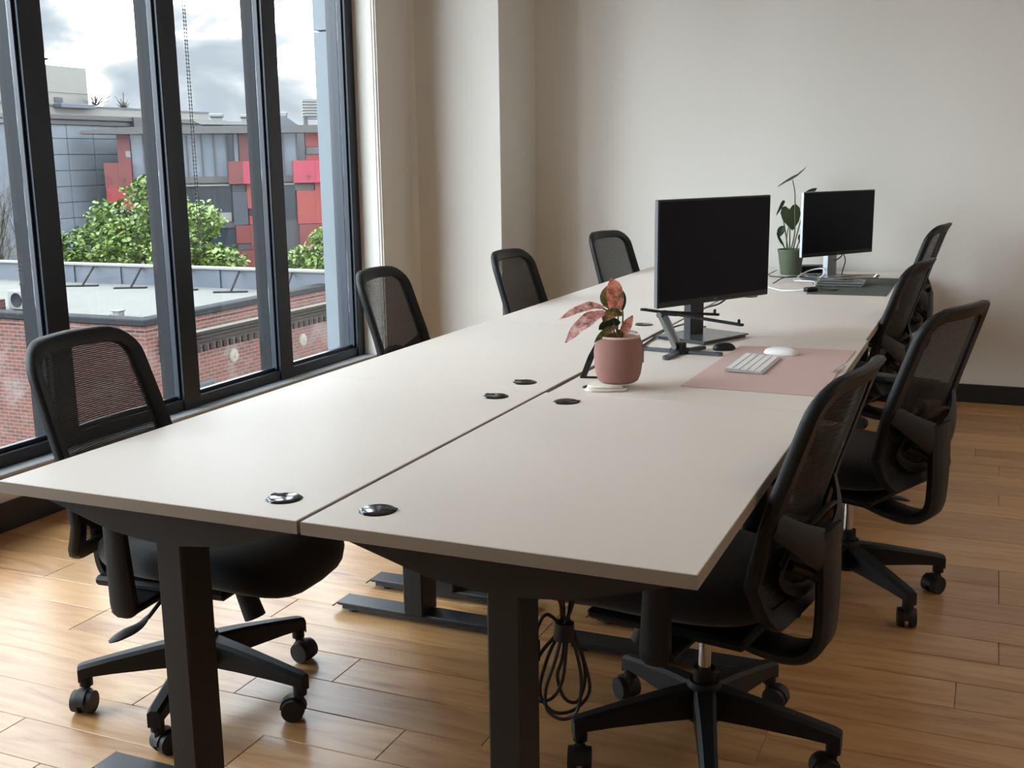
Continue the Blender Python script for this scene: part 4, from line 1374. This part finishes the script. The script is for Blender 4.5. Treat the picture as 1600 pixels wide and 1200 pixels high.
tree('smaller bright green tree right of the brick red facade, by the cladding', [
    blob(0.1, 0.9, 0.42, 28.2, B2), blob(-0.6, 0.2, 0.55, 28.0, B2), blob(0.3, 0.1, 0.7, 28.0, B2), blob(-0.9, -0.6, 0.6, 28.1, B2), blob(1.1, -0.1, 0.8, 28.2, B2), blob(0.2, -0.9, 0.8, 28, B2)],
    7000, 0.15, (-17.9, 28.1, -2.2), M_tree, 5)
# bare, ivy-grown tree at the far left
rr = random.Random(9)
bt = thing('bare_tree', 'bare brown twiggy tree at the far left of the window view', 'tree', (-32.2, 28.6, GZ))
bm = NB()
def twig(p, d, L, r, dep):
    q = p + d * L
    m_ = (p + q) / 2 + Vector((rr.uniform(-1, 1), rr.uniform(-1, 1), rr.uniform(-1, 1))) * L * 0.08
    add_tube(bm, [p, m_, q], [r, r * 0.85, r * 0.6], 4 if dep > 1 else 6, caps=False)
    if dep < 5:
        for k in range(3 if dep < 4 else 4):
            nd = (d + Vector((rr.gauss(0, 0.42), rr.gauss(0, 0.42), rr.gauss(0.15, 0.3)))).normalized()
            twig(p + d * L * rr.uniform(0.35, 1.0), nd, L * rr.uniform(0.5, 0.75), r * 0.5, dep + 1)
for k in range(5):
    twig(Vector((rr.uniform(-0.9, 1.2), rr.uniform(-0.6, 0.6), 2.0)), Vector((rr.uniform(-0.15, 0.15), rr.uniform(-0.1, 0.1), 1)).normalized(), 4.2, 0.10, 0)
add_tube(bm, [(0, 0, 0), (0.1, 0, 4)], [0.3, 0.2], 8)
obj('branches', bm, M_twig, bt, smooth=False)

# --- grey panelled building (faces the street)
gb = thing('grey_building', 'dark grey concrete panel building behind the big maple tree', 'building', (-36, 33.0, GZ))
box_obj('core', (-7, 0, 0), (-0.06, 14.0, 12.6), M_conc2, gb)
zr = 3.17
pnl = {}
for r in range(11):
    z1 = zr - 0.02 - 0.68 * r
    for c in range(6):
        y0 = 0.02 + 1.55 * c + (0.0 if r % 3 else 0.0)
        key = 'p'
        if key not in pnl:
            bm = NB()
            add_box(bm, (-0.06, 0, -0.655), (0.02, 1.52, 0), 0.008)
            me = bpy.data.meshes.new('panel')
            bm.to_mesh(me); bm.free()
            me.materials.append(M_conc)
            pnl[key] = me
        p_ = bpy.data.objects.new('panel', pnl[key])
        col.objects.link(p_)
        p_.parent = gb
        p_.location = (rr.uniform(-0.012, 0.0), y0, z1 - GZ)
bm = NB()
add_box(bm, (-7.05, -0.1, 12.56), (0.10, 14.0, 12.78), 0.02)
add_box(bm, (-7.1, -0.15, 12.78), (0.22, 14.0, 13.0), 0.02)
obj('cornice', bm, M_canopy, gb, smooth=False)
box_obj('vent_box', (0.0, 7.0, 12.45), (0.3, 7.9, 12.99), M_dark, gb)

# --- pale tower and low wall farther back
bt2 = thing('beige_tower', 'beige plant tower with antenna rising behind the grey building', 'building', (-48, 46.0, GZ))
bm = NB()
add_box(bm, (-6, -3, 0), (0, 4.26, 16.37), 0.03)
add_box(bm, (-0.02, -3.0, 14.9), (0.04, 4.3, 14.95))
obj('tower_wall', bm, M_beige, bt2, smooth=False)
box_obj('louvre', (0.0, 1.6, 14.35), (0.05, 2.2, 14.62), M_dark, bt2)
bm = NB()
add_tube(bm, [(-0.3, 1.2, 16.3), (-0.3, 1.2, 17.0)], 0.03, 6)
add_lathe(bm, [(0, 0), (0.16, 0.03), (0.25, 0.12)], 16, (-0.3, 1.45, 16.62))
add_tube(bm, [(-0.3, 1.45, 16.3), (-0.3, 1.45, 16.66)], 0.025, 6)
obj('antenna', bm, M_fin, bt2)
lw = thing('pale_wall', 'long low pale rooftop wall running right from the beige tower', 'wall', (-47.5, 46.5, GZ))
box_obj('wall_body', (-1.0, -6, 0), (0, 14, 14.1), M_beige, lw)
box_obj('awning', (0.0, 0.5, 14.0), (0.6, 3.1, 14.25), M_parapet, lw, 0.03)
box_obj('coping', (-1.05, -6, 14.1), (0.05, 14, 14.2), M_conc2, lw)
def shrub(x, y, z, r, m, lb, seed):
    r2_ = random.Random(seed)
    bm = NB()
    for k in range(60):
        d = Vector((r2_.gauss(0, .5), r2_.gauss(0, .5), abs(r2_.gauss(0, .6)))) * r
        bar(bm, (0, 0, 0), d, 0.05, 0.01)
    o_ = obj('roof_shrub', bm, m, None, (x, y, z), smooth=False)
    tag(o_, lb, 'shrub')
shrub(-47.2, 49.9, 14.2 + GZ, 0.75, M_twig, 'dry yellowish rooftop shrub at the foot of beige tower', 1)
shrub(-47.9, 53.0, 14.2 + GZ, 0.42, M_twig, 'small dry shrub on the long pale rooftop wall', 2)

# --- pale block at the far left
pb = thing('pale_block', 'pale apartment block with white rails behind the bare tree', 'building', (-44, 30, GZ))
box_obj('block_wall', (-8, -2, 0), (0, 9.0, 14.3), M_conc2, pb)
for k, z in enumerate((13.2, 11.5, 9.6, 8.4, 6.6)):
    box_obj('rail', (0.0, -2, z), (0.12, 9.05, z + 0.10), M_acwhite, pb)
box_obj('upper_wall', (-6, -2, 14.3), (-0.3, 8.7, 16.2), M_beige, pb)

# --- red and grey block with glazed floors, turned towards the window
TH = radians(36.648)
rb = thing('red_building', 'modern block with red, pink and grey panels and glazed floors', 'building', (-29.926, 40.121, GZ), TH)
Z = lambda z: z - GZ
box_obj('core', (-4.62, 0.10, 0), (7.0, 3.8, Z(2.67)), M_dark, rb)
bm = NB()
add_prism(bm, [(-4.6, Z(2.62)), (7.5, Z(2.64)), (7.5, Z(2.98)), (-4.6, Z(2.92))], -0.7, 3.9, 'Y')
add_prism(bm, [(-6.6, Z(2.66)), (-4.6, Z(2.62)), (-4.6, Z(2.92)), (-6.6, Z(2.78))], -0.7, 0.9, 'Y')
obj('roof_canopy', bm, M_canopy, rb, smooth=False)
def pan(name, x0, x1, z0, z1, m, d0=-0.02, d1=0.11, par=None):
    return box_obj(name, (x0, d0, Z(z0)), (x1, d1, Z(z1)), m, par or rb, 0.0)
# top floor glazing
for x0, x1, m in ((-4.62, -4.12, M_lglass), (-4.10, -3.5, M_lglass), (-3.48, -2.9, M_lglass), (-2.88, -2.3, M_lglass), (-2.28, -1.68, M_lglass), (-1.64, -1.16, M_lglass), (-1.12, -0.62, M_lglass), (1.2, 1.85, M_lglass), (1.9, 2.45, M_lglass), (2.5, 2.82, M_dglass), (-0.56, -0.32, M_dglass), (-0.27, -0.10, M_lglass)):
    pan('window', x0, x1, 0.78, 2.62, m, 0.04)
for x in (-4.11, -3.49, -2.89, -2.29, -1.66, -1.14, -0.59, 1.87, 2.47):
    pan('window_post', x - 0.025, x + 0.025, 0.74, 2.66, M_dark, -0.04)
pan('floor_band', -4.62, -0.58, 0.50, 0.78, M_canopy, -0.03)
pan('floor_band', 0.65, 2.25, 0.50, 0.78, M_canopy, -0.03)
pan('light_strip', -4.62, -0.58, 0.36, 0.42, M_acwhite, -0.12)
pan('light_strip', 0.65, 2.3, 0.36, 0.42, M_acwhite, -0.12)
# middle floor glazing
for x0, x1 in ((-4.6, -3.6), (-3.55, -2.9), (-2.85, -2.2), (-2.15, -1.3), (-1.2, -0.5), (0.95, 1.6), (1.65, 2.3)):
    pan('window', x0, x1, -1.22, 0.34, M_dglass, 0.04)
pan('blind', -1.08, -0.56, -1.22, -0.82, M_acwhite, 0.0)
pan('floor_band', -4.62, -0.42, -1.5, -1.26, M_dark, -0.02)
for x0, x1 in ((-4.6, -3.2), (-3.15, -1.8), (-1.75, -0.45)):
    pan('window', x0, x1, -3.9, -1.55, M_dglass, 0.04)
# coloured panels
for nm, x0, x1, z0, z1, m, d in (
    ('panel', -0.05, 0.62, 1.42, 2.64, M_darkred, -0.03),
    ('panel', -0.57, 0.05, 0.44, 1.42, M_dullred, -0.45),
    ('panel', 0.055, 0.68, 0.44, 1.42, M_pink, -0.45),
    ('panel', -0.46, 0.17, -1.38, 0.10, M_bluegrey, -0.16),
    ('panel', 0.175, 0.70, -0.66, 0.43, M_coral, -0.18),
    ('panel', 0.22, 0.78, -1.38, -0.98, M_red, -0.18),
    ('panel', -0.40, 0.22, -2.20, -1.40, M_brickred, -0.18),
    ('panel', 0.225, 0.80, -2.50, -1.40, M_brickred, -0.18),
    ('panel', -0.38, 0.80, -4.0, -2.52, M_brickred, -0.18),
    ('panel', 2.86, 5.2, 2.02, 2.64, M_red, -0.03),
    ('panel', 2.86, 5.2, 1.42, 1.68, M_red, -0.03),
    ('panel', 2.24, 3.22, 0.44, 1.42, M_pink, -0.45),
    ('panel', 3.225, 5.4, 0.44, 1.42, M_pink, -0.45),
    ('panel', 2.36, 3.18, -1.40, 0.10, M_coral, -0.18),
    ('panel', 3.185, 5.4, -1.40, 0.43, M_coral, -0.18),
    ('panel', 2.40, 3.20, -4.0, -1.42, M_brickred, -0.18),
    ('panel', 3.205, 5.4, -4.0, -1.42, M_brickred, -0.18),
    ('panel', -5.20, -4.66, 1.42, 2.60, M_dullred, -0.03),
    ('panel', -5.76, -5.20, 0.38, 1.42, M_dullred, -0.45),
    ('panel', -5.195, -4.64, 0.38, 1.42, M_dullred, -0.45),
    ('panel', -5.74, -5.18, -0.55, 0.375, M_red, -0.45),
    ('panel', -5.175, -4.60, -0.55, 0.375, M_red, -0.45),
):
    pan(nm, x0, x1, z0, z1, m, d)
for x0, x1, z0, z1, m in ((2.9, 5.0, 1.70, 2.0, M_dglass), (0.22, 0.72, -0.96, -0.68, M_dglass), (-0.36, 0.30, -2.50, -2.22, M_dark), (2.30, 3.14, 0.11, 0.36, M_canopy), (-0.45, 0.12, 0.11, 0.42, M_dark), (-4.86, -4.66, 1.66, 1.92, M_acwhite)):
    pan('slot_window', x0, x1, z0, z1, m, -0.10 if m is not M_acwhite else -0.06)
for x in (-4.98, -0.13, 2.92):
    bm = NB()
    add_cyl(bm, (x, -0.56, Z(0.72)), (x, -0.45, Z(0.72)), 0.05, 0.05, 10)
    obj('downlight', bm, M_dark, rb)
# roof plant
rq = rb
bm = NB()
add_prism(bm, [(-2.1, Z(3.28)), (-1.7, Z(3.10)), (1.2, Z(3.05)), (1.2, Z(3.20)), (-1.2, Z(3.24)), (-1.9, Z(3.34))], 2.0, 4.0, 'Y')
obj('roof_deck', bm, M_acwhite, rb, smooth=False)
for x, w_, h_, zb in ((-0.98, 0.26, 0.42, 3.18), (0.36, 0.24, 0.36, 3.18), (2.0, 0.18, 0.55, 3.10)):
    bm = NB()
    add_box(bm, (x - w_, 2.2, Z(zb)), (x + w_, 2.8, Z(zb + h_ * 0.55)), 0.02)
    add_box(bm, (x - w_ * 1.25, 2.1, Z(zb + h_ * 0.55)), (x + w_ * 1.25, 2.9, Z(zb + h_)), 0.05)
    obj('roof_cowl', bm, M_acwhite, rb, smooth=False)
bm = NB()
add_prism(bm, [(1.6, Z(2.98)), (2.75, Z(2.98)), (2.1, Z(3.42)), (1.7, Z(3.42))], 1.6, 2.6, 'Y')
obj('roof_hood', bm, M_parapet, rb, smooth=False)
bm = NB()
for k in range(6):
    add_box(bm, (2.90, 1.5, Z(3.42 + 0.13 * k)), (3.9, 2.6, Z(3.42 + 0.13 * k + 0.10)), 0.01)
add_box(bm, (2.96, 1.6, Z(3.3)), (3.8, 2.5, Z(4.2)))
obj('louvred_unit', bm, M_acwhite, rb, smooth=False)
bm = NB()
add_box(bm, (2.94, 1.6, Z(2.9)), (3.12, 2.4, Z(3.42)), 0.02)
obj('duct', bm, M_canopy, rb, smooth=False)
